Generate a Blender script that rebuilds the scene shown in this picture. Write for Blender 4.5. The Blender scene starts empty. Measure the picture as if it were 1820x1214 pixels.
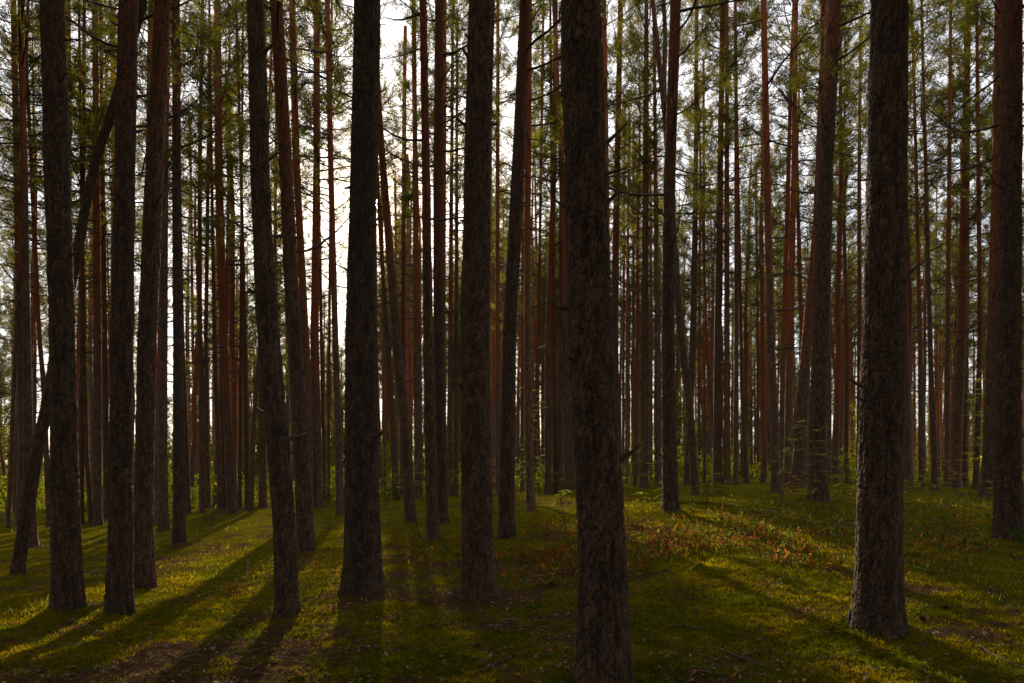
import bpy, math, numpy as np
from mathutils import Vector, Matrix
rng = np.random.default_rng(11)
SC = bpy.context.scene
COL = SC.collection

# ------------------------------------------------------------------ camera
SUNPX = 673
F = 1213.0            # focal length in pixels of the 1820 px wide frame
HZ = 820.0            # image row of the horizon
CZ = 1.5
cam_d = bpy.data.cameras.new('camera'); cam = bpy.data.objects.new('camera', cam_d); COL.objects.link(cam)
cam_d.sensor_width = 36; cam_d.lens = 36 * F / 1820
cam.location = (0, 0, CZ); cam.rotation_euler = (math.pi / 2, 0, 0)
cam_d.shift_y = (HZ - 607) / 1820
cam_d.clip_start = 0.05; cam_d.clip_end = 3000
SC.camera = cam
# ------------------------------------------------------------------ sky, sun, exposure
SUN_AZ = math.atan2(SUNPX - 910, F); SUN_EL = math.atan2(HZ - 362, math.hypot(SUNPX - 910, F))
SD = Vector((math.sin(SUN_AZ) * math.cos(SUN_EL), math.cos(SUN_AZ) * math.cos(SUN_EL), math.sin(SUN_EL)))
SC.view_settings.view_transform = 'Standard'; SC.view_settings.look = 'None'
SC.view_settings.exposure = 0.50; SC.view_settings.gamma = 1; SC.view_settings.use_curve_mapping = False
w = bpy.data.worlds.new('World'); SC.world = w; w.use_nodes = True
nt = w.node_tree; N = nt.nodes; L = nt.links; N.clear()
def wn(t, **k):
    n = N.new(t)
    for a, b in k.items(): setattr(n, a, b)
    return n
def mth(op, a, b=None, c=None, clamp=False):
    n = wn('ShaderNodeMath', operation=op, use_clamp=clamp)
    for i, v in enumerate((a, b, c)):
        if v is None: continue
        if isinstance(v, (int, float)): n.inputs[i].default_value = v
        else: L.new(v, n.inputs[i])
    return n.outputs[0]
sky = wn('ShaderNodeTexSky', sky_type='NISHITA'); sky.sun_disc = False
sky.sun_elevation = SUN_EL; sky.sun_rotation = SUN_AZ; sky.air_density = 1.0; sky.dust_density = 1.2; sky.ozone_density = 1.0
bg = wn('ShaderNodeBackground'); L.new(sky.outputs[0], bg.inputs[0]); bg.inputs[1].default_value = 0.10
tc = wn('ShaderNodeTexCoord'); sep = wn('ShaderNodeSeparateXYZ'); L.new(tc.outputs['Generated'], sep.inputs[0])
# thin cloud sheet: brightens and whitens the sky in soft patches
mp = wn('ShaderNodeMapping'); mp.inputs['Scale'].default_value = (1, 1, 2.6); L.new(tc.outputs['Generated'], mp.inputs[0])
nz = wn('ShaderNodeTexNoise'); nz.inputs['Scale'].default_value = 4.2; nz.inputs['Detail'].default_value = 6; nz.inputs['Roughness'].default_value = .6
L.new(mp.outputs[0], nz.inputs[0])
cl = mth('MULTIPLY', mth('SUBTRACT', nz.outputs[0], .42, clamp=True), 4.2, clamp=True)
up = mth('MULTIPLY', mth('ADD', sep.outputs[2], .02), 20.0, clamp=True)
cl = mth('MULTIPLY', mth('ADD', mth('MULTIPLY', cl, .55), .45), up)
bgc = wn('ShaderNodeBackground'); bgc.inputs[0].default_value = (1.0, .965, .97, 1); bgc.inputs[1].default_value = 1.2
mx = wn('ShaderNodeMixShader'); L.new(cl, mx.inputs[0]); L.new(bg.outputs[0], mx.inputs[1]); L.new(bgc.outputs[0], mx.inputs[2])
# the aureole round the sun and the disc itself
dt = wn('ShaderNodeVectorMath', operation='DOT_PRODUCT'); L.new(tc.outputs['Generated'], dt.inputs[0]); dt.inputs[1].default_value = SD
d0 = mth('MAXIMUM', dt.outputs['Value'], 0.0)
glow = mth('ADD', mth('MULTIPLY', mth('POWER', d0, 40.0), .14), mth('MULTIPLY', mth('POWER', d0, 400.0), 1.5))
disc = mth('MULTIPLY', mth('GREATER_THAN', dt.outputs['Value'], math.cos(math.radians(.40))), 150.0)
bgs = wn('ShaderNodeBackground'); bgs.inputs[0].default_value = (1, .66, .34, 1); L.new(mth('ADD', glow, disc), bgs.inputs[1])
ad = wn('ShaderNodeAddShader'); L.new(mx.outputs[0], ad.inputs[0]); L.new(bgs.outputs[0], ad.inputs[1])
wo = wn('ShaderNodeOutputWorld'); L.new(ad.outputs[0], wo.inputs[0])
sun_d = bpy.data.lights.new('sun', 'SUN'); sun_d.energy = 5.0; sun_d.angle = math.radians(.53); sun_d.color = (1, .85, .60)
sun = bpy.data.objects.new('sun', sun_d); COL.objects.link(sun)
sun.rotation_euler = SD.to_track_quat('Z', 'Y').to_euler(); sun.location = (0, 0, 30)
cy = SC.cycles
cy.max_bounces = 6; cy.diffuse_bounces = 3; cy.glossy_bounces = 2; cy.transmission_bounces = 4; cy.transparent_max_bounces = 4
cy.caustics_reflective = False; cy.caustics_refractive = False; cy.use_denoising = True
cy.sample_clamp_indirect = 4

# ------------------------------------------------------------------ helpers
def hash01(*ints):
    h = np.zeros(np.broadcast(*ints).shape, dtype=np.uint32)
    for k, i in enumerate(ints):
        h = (h ^ (np.asarray(i).astype(np.int64) & 0xffffffff).astype(np.uint32)) * np.uint32(2654435761)
        h ^= h >> np.uint32(15); h = h * np.uint32(2246822519 + 2 * k); h ^= h >> np.uint32(13)
    return h.astype(np.float64) / 4294967296.0
def vnoise(x, y, seed=0, wrap=None):
    xi = np.floor(x); yi = np.floor(y); fx = x - xi; fy = y - yi
    fx = fx * fx * (3 - 2 * fx); fy = fy * fy * (3 - 2 * fy)
    def g(a, b):
        if wrap: a = np.mod(a, wrap)
        return hash01(a.astype(np.int64), b.astype(np.int64), np.full(a.shape, seed))
    return (g(xi, yi) * (1 - fx) + g(xi + 1, yi) * fx) * (1 - fy) + (g(xi, yi + 1) * (1 - fx) + g(xi + 1, yi + 1) * fx) * fy
def fbm(x, y, o=4, seed=0):
    s = 0; a = .5
    for k in range(o): s = s + a * vnoise(x * 2 ** k + 7.3 * k, y * 2 ** k - 3.1 * k, seed + k); a *= .5
    return s / (1 - .5 ** o)
def cellular(u, v, wrap, seed):
    """F1, F2, and cell random in cell units; u wraps at `wrap` cells"""
    ui = np.floor(u); vi = np.floor(v); f1 = np.full(u.shape, 9.); f2 = f1.copy(); cid = np.zeros(u.shape)
    for du in (-1, 0, 1):
        for dv in (-1, 0, 1):
            cu = ui + du; cv = vi + dv; a = np.mod(cu, wrap).astype(np.int64); b = cv.astype(np.int64)
            s = np.full(a.shape, seed)
            px = cu + .1 + .8 * hash01(a, b, s); py = cv + .05 + .9 * hash01(a, b, s + 1)
            d = np.hypot(px - u, py - v); c = hash01(a, b, s + 2)
            near = d < f1
            f2 = np.where(near, f1, np.minimum(f2, d)); cid = np.where(near, c, cid); f1 = np.where(near, d, f1)
    return f1, f2, cid

def mk(name, V, Fc, mats, mi=None, smooth=True, attrs=None):
    V = np.asarray(V, dtype=np.float32); Fc = np.asarray(Fc, dtype=np.int32)
    m = bpy.data.meshes.new(name); k = Fc.shape[1]; n = len(Fc)
    m.vertices.add(len(V)); m.vertices.foreach_set('co', V.ravel())
    m.loops.add(n * k); m.loops.foreach_set('vertex_index', Fc.ravel())
    m.polygons.add(n); m.polygons.foreach_set('loop_start', np.arange(0, n * k, k, dtype=np.int32))
    try: m.polygons.foreach_set('loop_total', np.full(n, k, dtype=np.int32))
    except Exception: pass
    for x in (mats if isinstance(mats, (list, tuple)) else [mats]): m.materials.append(x)
    if mi is not None: m.polygons.foreach_set('material_index', np.asarray(mi, dtype=np.int32))
    m.polygons.foreach_set('use_smooth', np.full(n, bool(smooth)))
    for an, av in (attrs or {}).items():
        av = np.asarray(av, dtype=np.float32)
        if av.ndim == 1:
            at = m.attributes.new(an, 'FLOAT', 'POINT'); at.data.foreach_set('value', av)
        else:
            at = m.attributes.new(an, 'FLOAT_COLOR', 'POINT')
            at.data.foreach_set('color', np.concatenate([av, np.ones((len(av), 1), np.float32)], 1).ravel())
    m.update(calc_edges=True)
    return m
def ob(name, mesh, parent=None, loc=(0, 0, 0), rot=(0, 0, 0), scale=(1, 1, 1), **tags):
    o = bpy.data.objects.new(name, mesh); COL.objects.link(o)
    o.location = loc; o.rotation_euler = rot; o.scale = scale
    if parent: o.parent = parent
    for a, b in tags.items(): o[a] = b
    return o
class Geo:
    """collects quads/tris (as triangles) with a material index and a tint"""
    def __init__(s): s.v = []; s.f = []; s.m = []; s.t = []; s.n = 0
    def add(s, V, T, mi=0, tint=(1, 1, 1)):
        V = np.asarray(V, float).reshape(-1, 3); T = np.asarray(T, int).reshape(-1, 3)
        s.v.append(V); s.f.append(T + s.n); s.m.append(np.full(len(T), mi)); s.n += len(V)
        t = np.asarray(tint, float); s.t.append(np.broadcast_to(t, V.shape).copy())
    def mesh(s, name, mats, smooth=False):
        return mk(name, np.concatenate(s.v), np.concatenate(s.f), mats, np.concatenate(s.m), smooth, {'tint': np.concatenate(s.t)})
def tube(P, R, n=4):
    P = np.asarray(P, float); R = np.asarray(R, float); k = len(P)
    T = np.gradient(P, axis=0); T /= np.linalg.norm(T, axis=1)[:, None] + 1e-9
    ref = np.where(np.abs(T[:, 2:3]) > .9, np.array([[1., 0, 0]]), np.array([[0, 0, 1.]]))
    A = np.cross(T, ref); A /= np.linalg.norm(A, axis=1)[:, None] + 1e-9; B = np.cross(T, A)
    th = np.arange(n) * 2 * math.pi / n
    V = P[:, None] + R[:, None, None] * (np.cos(th)[None, :, None] * A[:, None] + np.sin(th)[None, :, None] * B[:, None])
    i = np.arange(k - 1)[:, None] * n; j = np.arange(n)[None]; j2 = (j + 1) % n
    a = i + j; b = i + j2; c = b + n; d = a + n
    return V.reshape(-1, 3), np.concatenate([np.stack([a, b, c], -1).reshape(-1, 3), np.stack([a, c, d], -1).reshape(-1, 3)])

# ------------------------------------------------------------------ materials
def mat(name):
    m = bpy.data.materials.new(name); m.use_nodes = True; m.node_tree.nodes.clear(); return m, m.node_tree.nodes, m.node_tree.links
def nd(n, t, **k):
    x = n.new(t)
    for a, b in k.items():
        if a in x.inputs.keys() if hasattr(x.inputs, 'keys') else False: x.inputs[a].default_value = b
        else: setattr(x, a, b)
    return x
def ramp(n, l, src, stops):
    r = n.new('ShaderNodeValToRGB'); e = r.color_ramp.elements
    while len(e) < len(stops): e.new(.5)
    for q, (p, c) in zip(e, stops): q.position = p; q.color = (*c, 1) if len(c) == 3 else c
    l.new(src, r.inputs[0]); return r.outputs[0]
def mixc(n, l, f, a, b, mode='MIX'):
    x = n.new('ShaderNodeMix'); x.data_type = 'RGBA'; x.blend_type = mode
    for s, v in ((0, f), (6, a), (7, b)):
        if isinstance(v, (int, float)): x.inputs[s].default_value = v
        elif isinstance(v, tuple): x.inputs[s].default_value = (*v, 1)
        else: l.new(v, x.inputs[s])
    return x.outputs[2]
def noise(n, l, vec, scale, detail=4, rough=.6):
    x = n.new('ShaderNodeTexNoise'); x.inputs['Scale'].default_value = scale; x.inputs['Detail'].default_value = detail; x.inputs['Roughness'].default_value = rough
    l.new(vec, x.inputs['Vector']); return x.outputs[0]
def bark_material():
    m, n, l = mat('pine_bark')
    tc = n.new('ShaderNodeTexCoord'); mp = n.new('ShaderNodeMapping'); mp.inputs['Scale'].default_value = (1, 1, .32); l.new(tc.outputs['Object'], mp.inputs[0])
    v = n.new('ShaderNodeTexVoronoi'); v.inputs['Scale'].default_value = 26; v.feature = 'F1'; l.new(mp.outputs[0], v.inputs['Vector'])
    ve = n.new('ShaderNodeTexVoronoi'); ve.feature = 'DISTANCE_TO_EDGE'; ve.inputs['Scale'].default_value = 26; l.new(mp.outputs[0], ve.inputs['Vector'])
    fine = noise(n, l, mp.outputs[0], 70, 5, .7); big = noise(n, l, tc.outputs['Object'], 2.3, 4)
    at = n.new('ShaderNodeAttribute'); at.attribute_name = 'upper'; at2 = n.new('ShaderNodeAttribute'); at2.attribute_name = 'cav'
    lo = ramp(n, l, fine, [(.25, (.085, .066, .054)), (.55, (.17, .135, .112)), (.8, (.32, .27, .23))])
    sv = n.new('ShaderNodeSeparateColor'); l.new(v.outputs['Color'], sv.inputs[0]); lo = mixc(n, l, 1.0, lo, ramp(n, l, sv.outputs[0], [(0, (.55, .55, .55)), (1, (1.35, 1.3, 1.25))]), 'MULTIPLY')
    lo = mixc(n, l, 1.0, lo, (.95, .80, .66), 'MULTIPLY')
    hi = ramp(n, l, fine, [(.25, (.14, .038, .010)), (.55, (.30, .088, .024)), (.85, (.48, .18, .06))])
    oi = n.new('ShaderNodeObjectInfo')
    base = mixc(n, l, at.outputs['Fac'], lo, hi)
    base = mixc(n, l, 1.0, base, ramp(n, l, oi.outputs['Random'], [(0, (.72, .72, .74)), (1, (1.15, 1.08, 1.0))]), 'MULTIPLY')
    # grey-green lichen dusting in soft patches
    base = mixc(n, l, ramp(n, l, big, [(.55, (0, 0, 0)), (.72, (.35, .35, .35))]), base, (.11, .12, .075))
    base = mixc(n, l, 1.0, base, (.80, .75, .71), "MULTIPLY")
    base = mixc(n, l, at2.outputs['Fac'], base, (.030, .022, .018))      # darker tone in fissures, grooves and some plates
    bs = n.new('ShaderNodeBsdfPrincipled'); bs.inputs['Roughness'].default_value = .88; bs.inputs['Specular IOR Level'].default_value = .25
    l.new(base, bs.inputs['Base Color'])
    h = n.new('ShaderNodeMath'); h.operation = 'MULTIPLY_ADD'; l.new(ve.outputs['Distance'], h.inputs[0]); h.inputs[1].default_value = 1.2; l.new(fine, h.inputs[2])
    bp = n.new('ShaderNodeBump'); bp.inputs['Strength'].default_value = .6; bp.inputs['Distance'].default_value = .012; l.new(h.outputs[0], bp.inputs['Height'])
    l.new(bp.outputs[0], bs.inputs['Normal'])
    o = n.new('ShaderNodeOutputMaterial'); l.new(bs.outputs[0], o.inputs[0]); return m
def leafmat(name, dif, trans, f=.5, var=.35):
    m, n, l = mat(name)
    tc = n.new('ShaderNodeTexCoord'); q = noise(n, l, tc.outputs['Object'], 1.6, 3)
    at = n.new('ShaderNodeAttribute'); at.attribute_name = 'tint'
    k = ramp(n, l, q, [(.3, (1 - var,) * 3), (.7, (1 + var, 1 + var * .9, 1))])
    def c(col): return mixc(n, l, 1.0, mixc(n, l, 1.0, col, at.outputs['Color'], 'MULTIPLY'), k, 'MULTIPLY')
    d = n.new('ShaderNodeBsdfDiffuse'); l.new(c(dif), d.inputs[0])
    t = n.new('ShaderNodeBsdfTranslucent'); l.new(c(trans), t.inputs[0])
    x = n.new('ShaderNodeMixShader'); x.inputs[0].default_value = f; l.new(d.outputs[0], x.inputs[1]); l.new(t.outputs[0], x.inputs[2])
    o = n.new('ShaderNodeOutputMaterial'); l.new(x.outputs[0], o.inputs[0]); return m
def plain(name, c1, c2, scale=20, rough=.9):
    m, n, l = mat(name); tc = n.new('ShaderNodeTexCoord'); q = noise(n, l, tc.outputs['Object'], scale, 5)
    bs = n.new('ShaderNodeBsdfPrincipled'); bs.inputs['Roughness'].default_value = rough; bs.inputs['Specular IOR Level'].default_value = .2
    l.new(ramp(n, l, q, [(.3, c1), (.7, c2)]), bs.inputs['Base Color'])
    bp = n.new('ShaderNodeBump'); bp.inputs['Strength'].default_value = .5; bp.inputs['Distance'].default_value = .005; l.new(q, bp.inputs['Height']); l.new(bp.outputs[0], bs.inputs['Normal'])
    o = n.new('ShaderNodeOutputMaterial'); l.new(bs.outputs[0], o.inputs[0]); return m
def ground_material():
    m, n, l = mat('mossy_forest_floor')
    tc = n.new('ShaderNodeTexCoord'); P = tc.outputs['Object']
    at = n.new('ShaderNodeAttribute'); at.attribute_name = 'litter'
    f1 = noise(n, l, P, 38, 6, .7); f2 = noise(n, l, P, 1.7, 4); f3 = noise(n, l, P, 150, 3, .7)
    moss = ramp(n, l, f1, [(.28, (.022, .023, .004)), (.5, (.082, .078, .006)), (.75, (.19, .155, .010))])
    moss = mixc(n, l, ramp(n, l, f2, [(.4, (0, 0, 0)), (.65, (.7, .7, .7))]), moss, mixc(n, l, 1.0, moss, (1.45, 1.15, .7), 'MULTIPLY'))
    lit = ramp(n, l, f3, [(.3, (.022, .012, .006)), (.5, (.065, .036, .018)), (.72, (.17, .10, .055))])
    k = n.new('ShaderNodeMath'); k.operation = 'MULTIPLY_ADD'; l.new(f1, k.inputs[0]); k.inputs[1].default_value = .9; l.new(at.outputs['Fac'], k.inputs[2])
    msk = ramp(n, l, k.outputs[0], [(.80, (0, 0, 0)), (1.0, (1, 1, 1))])
    c = mixc(n, l, msk, moss, lit)
    bs = n.new('ShaderNodeBsdfPrincipled'); bs.inputs['Roughness'].default_value = .95; bs.inputs['Specular IOR Level'].default_value = 0.0
    pass
    l.new(c, bs.inputs['Base Color'])
    bp = n.new('ShaderNodeBump'); bp.inputs['Strength'].default_value = .9; bp.inputs['Distance'].default_value = .02; l.new(f1, bp.inputs['Height'])
    b2 = n.new('ShaderNodeBump'); b2.inputs['Strength'].default_value = .6; b2.inputs['Distance'].default_value = .006; l.new(f3, b2.inputs['Height']); l.new(bp.outputs[0], b2.inputs['Normal'])
    l.new(b2.outputs[0], bs.inputs['Normal'])
    o = n.new('ShaderNodeOutputMaterial'); l.new(bs.outputs[0], o.inputs[0]); return m
BARK = bark_material(); GROUND = ground_material()
WOOD = plain('dead_wood', (.035, .026, .020), (.11, .085, .065), 30)
TWIG = plain('weathered_twig', (.05, .034, .024), (.15, .11, .08), 40)
NEEDLE = leafmat('pine_needles', (.036, .058, .020), (.25, .235, .030), .5, .45)
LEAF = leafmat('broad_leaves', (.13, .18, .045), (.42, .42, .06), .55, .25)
LILY = leafmat('autumn_leaves', (.5, .5, .5), (.6, .6, .6), .5, .2)
MOSS = leafmat('moss_shoots', (.100, .112, .008), (.26, .22, .008), .5, .35)
LITTER = leafmat('dry_litter', (.5, .5, .5), (.2, .2, .2), .2, .2)

# ------------------------------------------------------------------ terrain
def sstep(a, b, x): t = np.clip((x - a) / (b - a), 0, 1); return t * t * (3 - 2 * t)
def ground_base(X, Y):
    X = np.asarray(X, float); Y = np.asarray(Y, float); a = X / np.maximum(np.abs(Y), 4.0)
    S = np.interp(a, [-1.2, -.72, -.55, -.40, -.25, -.05, .10, .22, .35, .55, .75, 1.2], [-.55, -.55, -.50, -.28, -.02, .16, .33, .58, .68, .58, .45, .3])
    near = S * sstep(3, 15, Y)
    far = np.interp(a, [-.8, -.5, -.3, -.1, .1, .3, .8], [-1.25, -1.1, -.7, -.2, .1, .35, .3])
    k = sstep(25, 37, Y)
    return near * (1 - k) + far * k
NEARBASES = []
def ground_fine(X, Y):
    z = ground_base(X, Y)
    z = z + .085 * (fbm(X / 1.3, Y / 1.3, 3, 3) - .5) * 1.4 + .038 * (fbm(X / .30, Y / .26, 3, 9) - .5) * 2
    r = np.hypot(X, Y); kf = np.clip(1 - (r - 6) / 12, 0, 1)
    z = z + kf * .022 * (fbm(X / .07, Y / .07, 2, 21) - .5) * 2 + kf * .008 * (vnoise(X / .022, Y / .022, 31) - .5)
    for bx, by, br in NEARBASES:
        d2 = (X - bx) ** 2 + (Y - by) ** 2
        z = z + .07 * np.exp(-d2 / (br * 1.9 + .1) ** 2)
    return z
def litter_at(X, Y):
    v = fbm(X / .55, Y / .40, 4, 77)
    v2 = fbm(X / 2.2, Y / 2.2, 2, 99); v3 = fbm(X / .14, Y / .10, 2, 101)
    r = np.maximum(Y, .1)
    v = .28 + 1.15 * (v - .5) + .55 * (v2 - .5) + .45 * (v3 - .5)
    v = v + .10 * np.exp(-((X + 2.6) / 1.9) ** 2 - ((Y - 5.0) / 1.3) ** 2)       # needle-strewn hollow, near left
    for bx, by, br in NEARBASES:
        v = v + .16 * np.exp(-(((X - bx) ** 2 + (Y - by) ** 2)) / (br * 1.6 + .12) ** 2)
    return np.clip(v, 0, 1)
def solve_base(px, py):
    a = (px - 910) / F; Ys = np.linspace(3, 27, 2401)
    d = (CZ - (py - HZ) / F * Ys) - ground_base(a * Ys, Ys)
    i = np.where(d <= 0)[0]
    return float(Ys[i[0]]) if len(i) else None

# ------------------------------------------------------------------ tree table: (landmark, base row, distance, [(row, x, width), ...])
FG = [
 ('first', 1092, None, [(0,93,36),(300,102,38),(600,111,39),(900,116,43),(1000,119,45)], 'dark pine trunk standing leftmost of the ten foreground trunks'),
 ('second', 1094, None, [(0,228,30),(300,222,32),(600,216,34),(900,215,37),(1000,214,39)], 'second foreground pine from left, straight dark trunk with mossy foot'),
 ('third', 1052, None, [(0,289,25),(150,282,26),(300,274,27),(600,262,30),(900,255,30),(1000,257,32)], 'third foreground pine from left, orange barked higher up and leaning right'),
 ('fourth', 1098, None, [(0,453,27),(150,459,29),(300,462,31),(450,468,33),(600,477,36),(900,504,37),(1040,509,38)], 'fourth foreground pine from left, tilting left with its foot near the sunlit moss'),
 ('fifth', 985, None, [(0,491,22),(300,508,22),(600,523,25),(800,537,27),(940,542,29)], 'fifth foreground pine from left, slimmer reddish trunk right behind the fourth'),
 ('sixth', 1060, None, [(0,653,45),(300,647,45),(362,645,43),(600,641,53),(900,644,60),(1000,645,62)], 'sixth foreground pine from left, thick trunk with the sun at its right edge'),
 ('seventh', 1067, None, [(0,856,45),(300,849,47),(600,844,50),(900,848,54),(1000,850,55)], 'seventh foreground pine from left, thick trunk left of the picture centre column'),
 ('eighth', 1245, None, [(0,1033,68),(300,1040,71),(600,1048,75),(900,1068,78),(1000,1070,81),(1214,1075,90)], 'nearest and thickest pine trunk, coarse plated bark, eighth foreground trunk from left'),
 ('ninth', 1125, None, [(0,1581,58),(300,1576,62),(600,1570,69),(900,1562,71),(1050,1562,74)], 'ninth foreground pine from left, thick plated trunk with a broken stub at its foot'),
 ('tenth', 965, None, [(0,1799,30),(300,1797,32),(600,1792,38),(800,1791,39),(930,1792,41)], 'tenth foreground pine, dark trunk at the right edge of the photo'),
]
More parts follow.
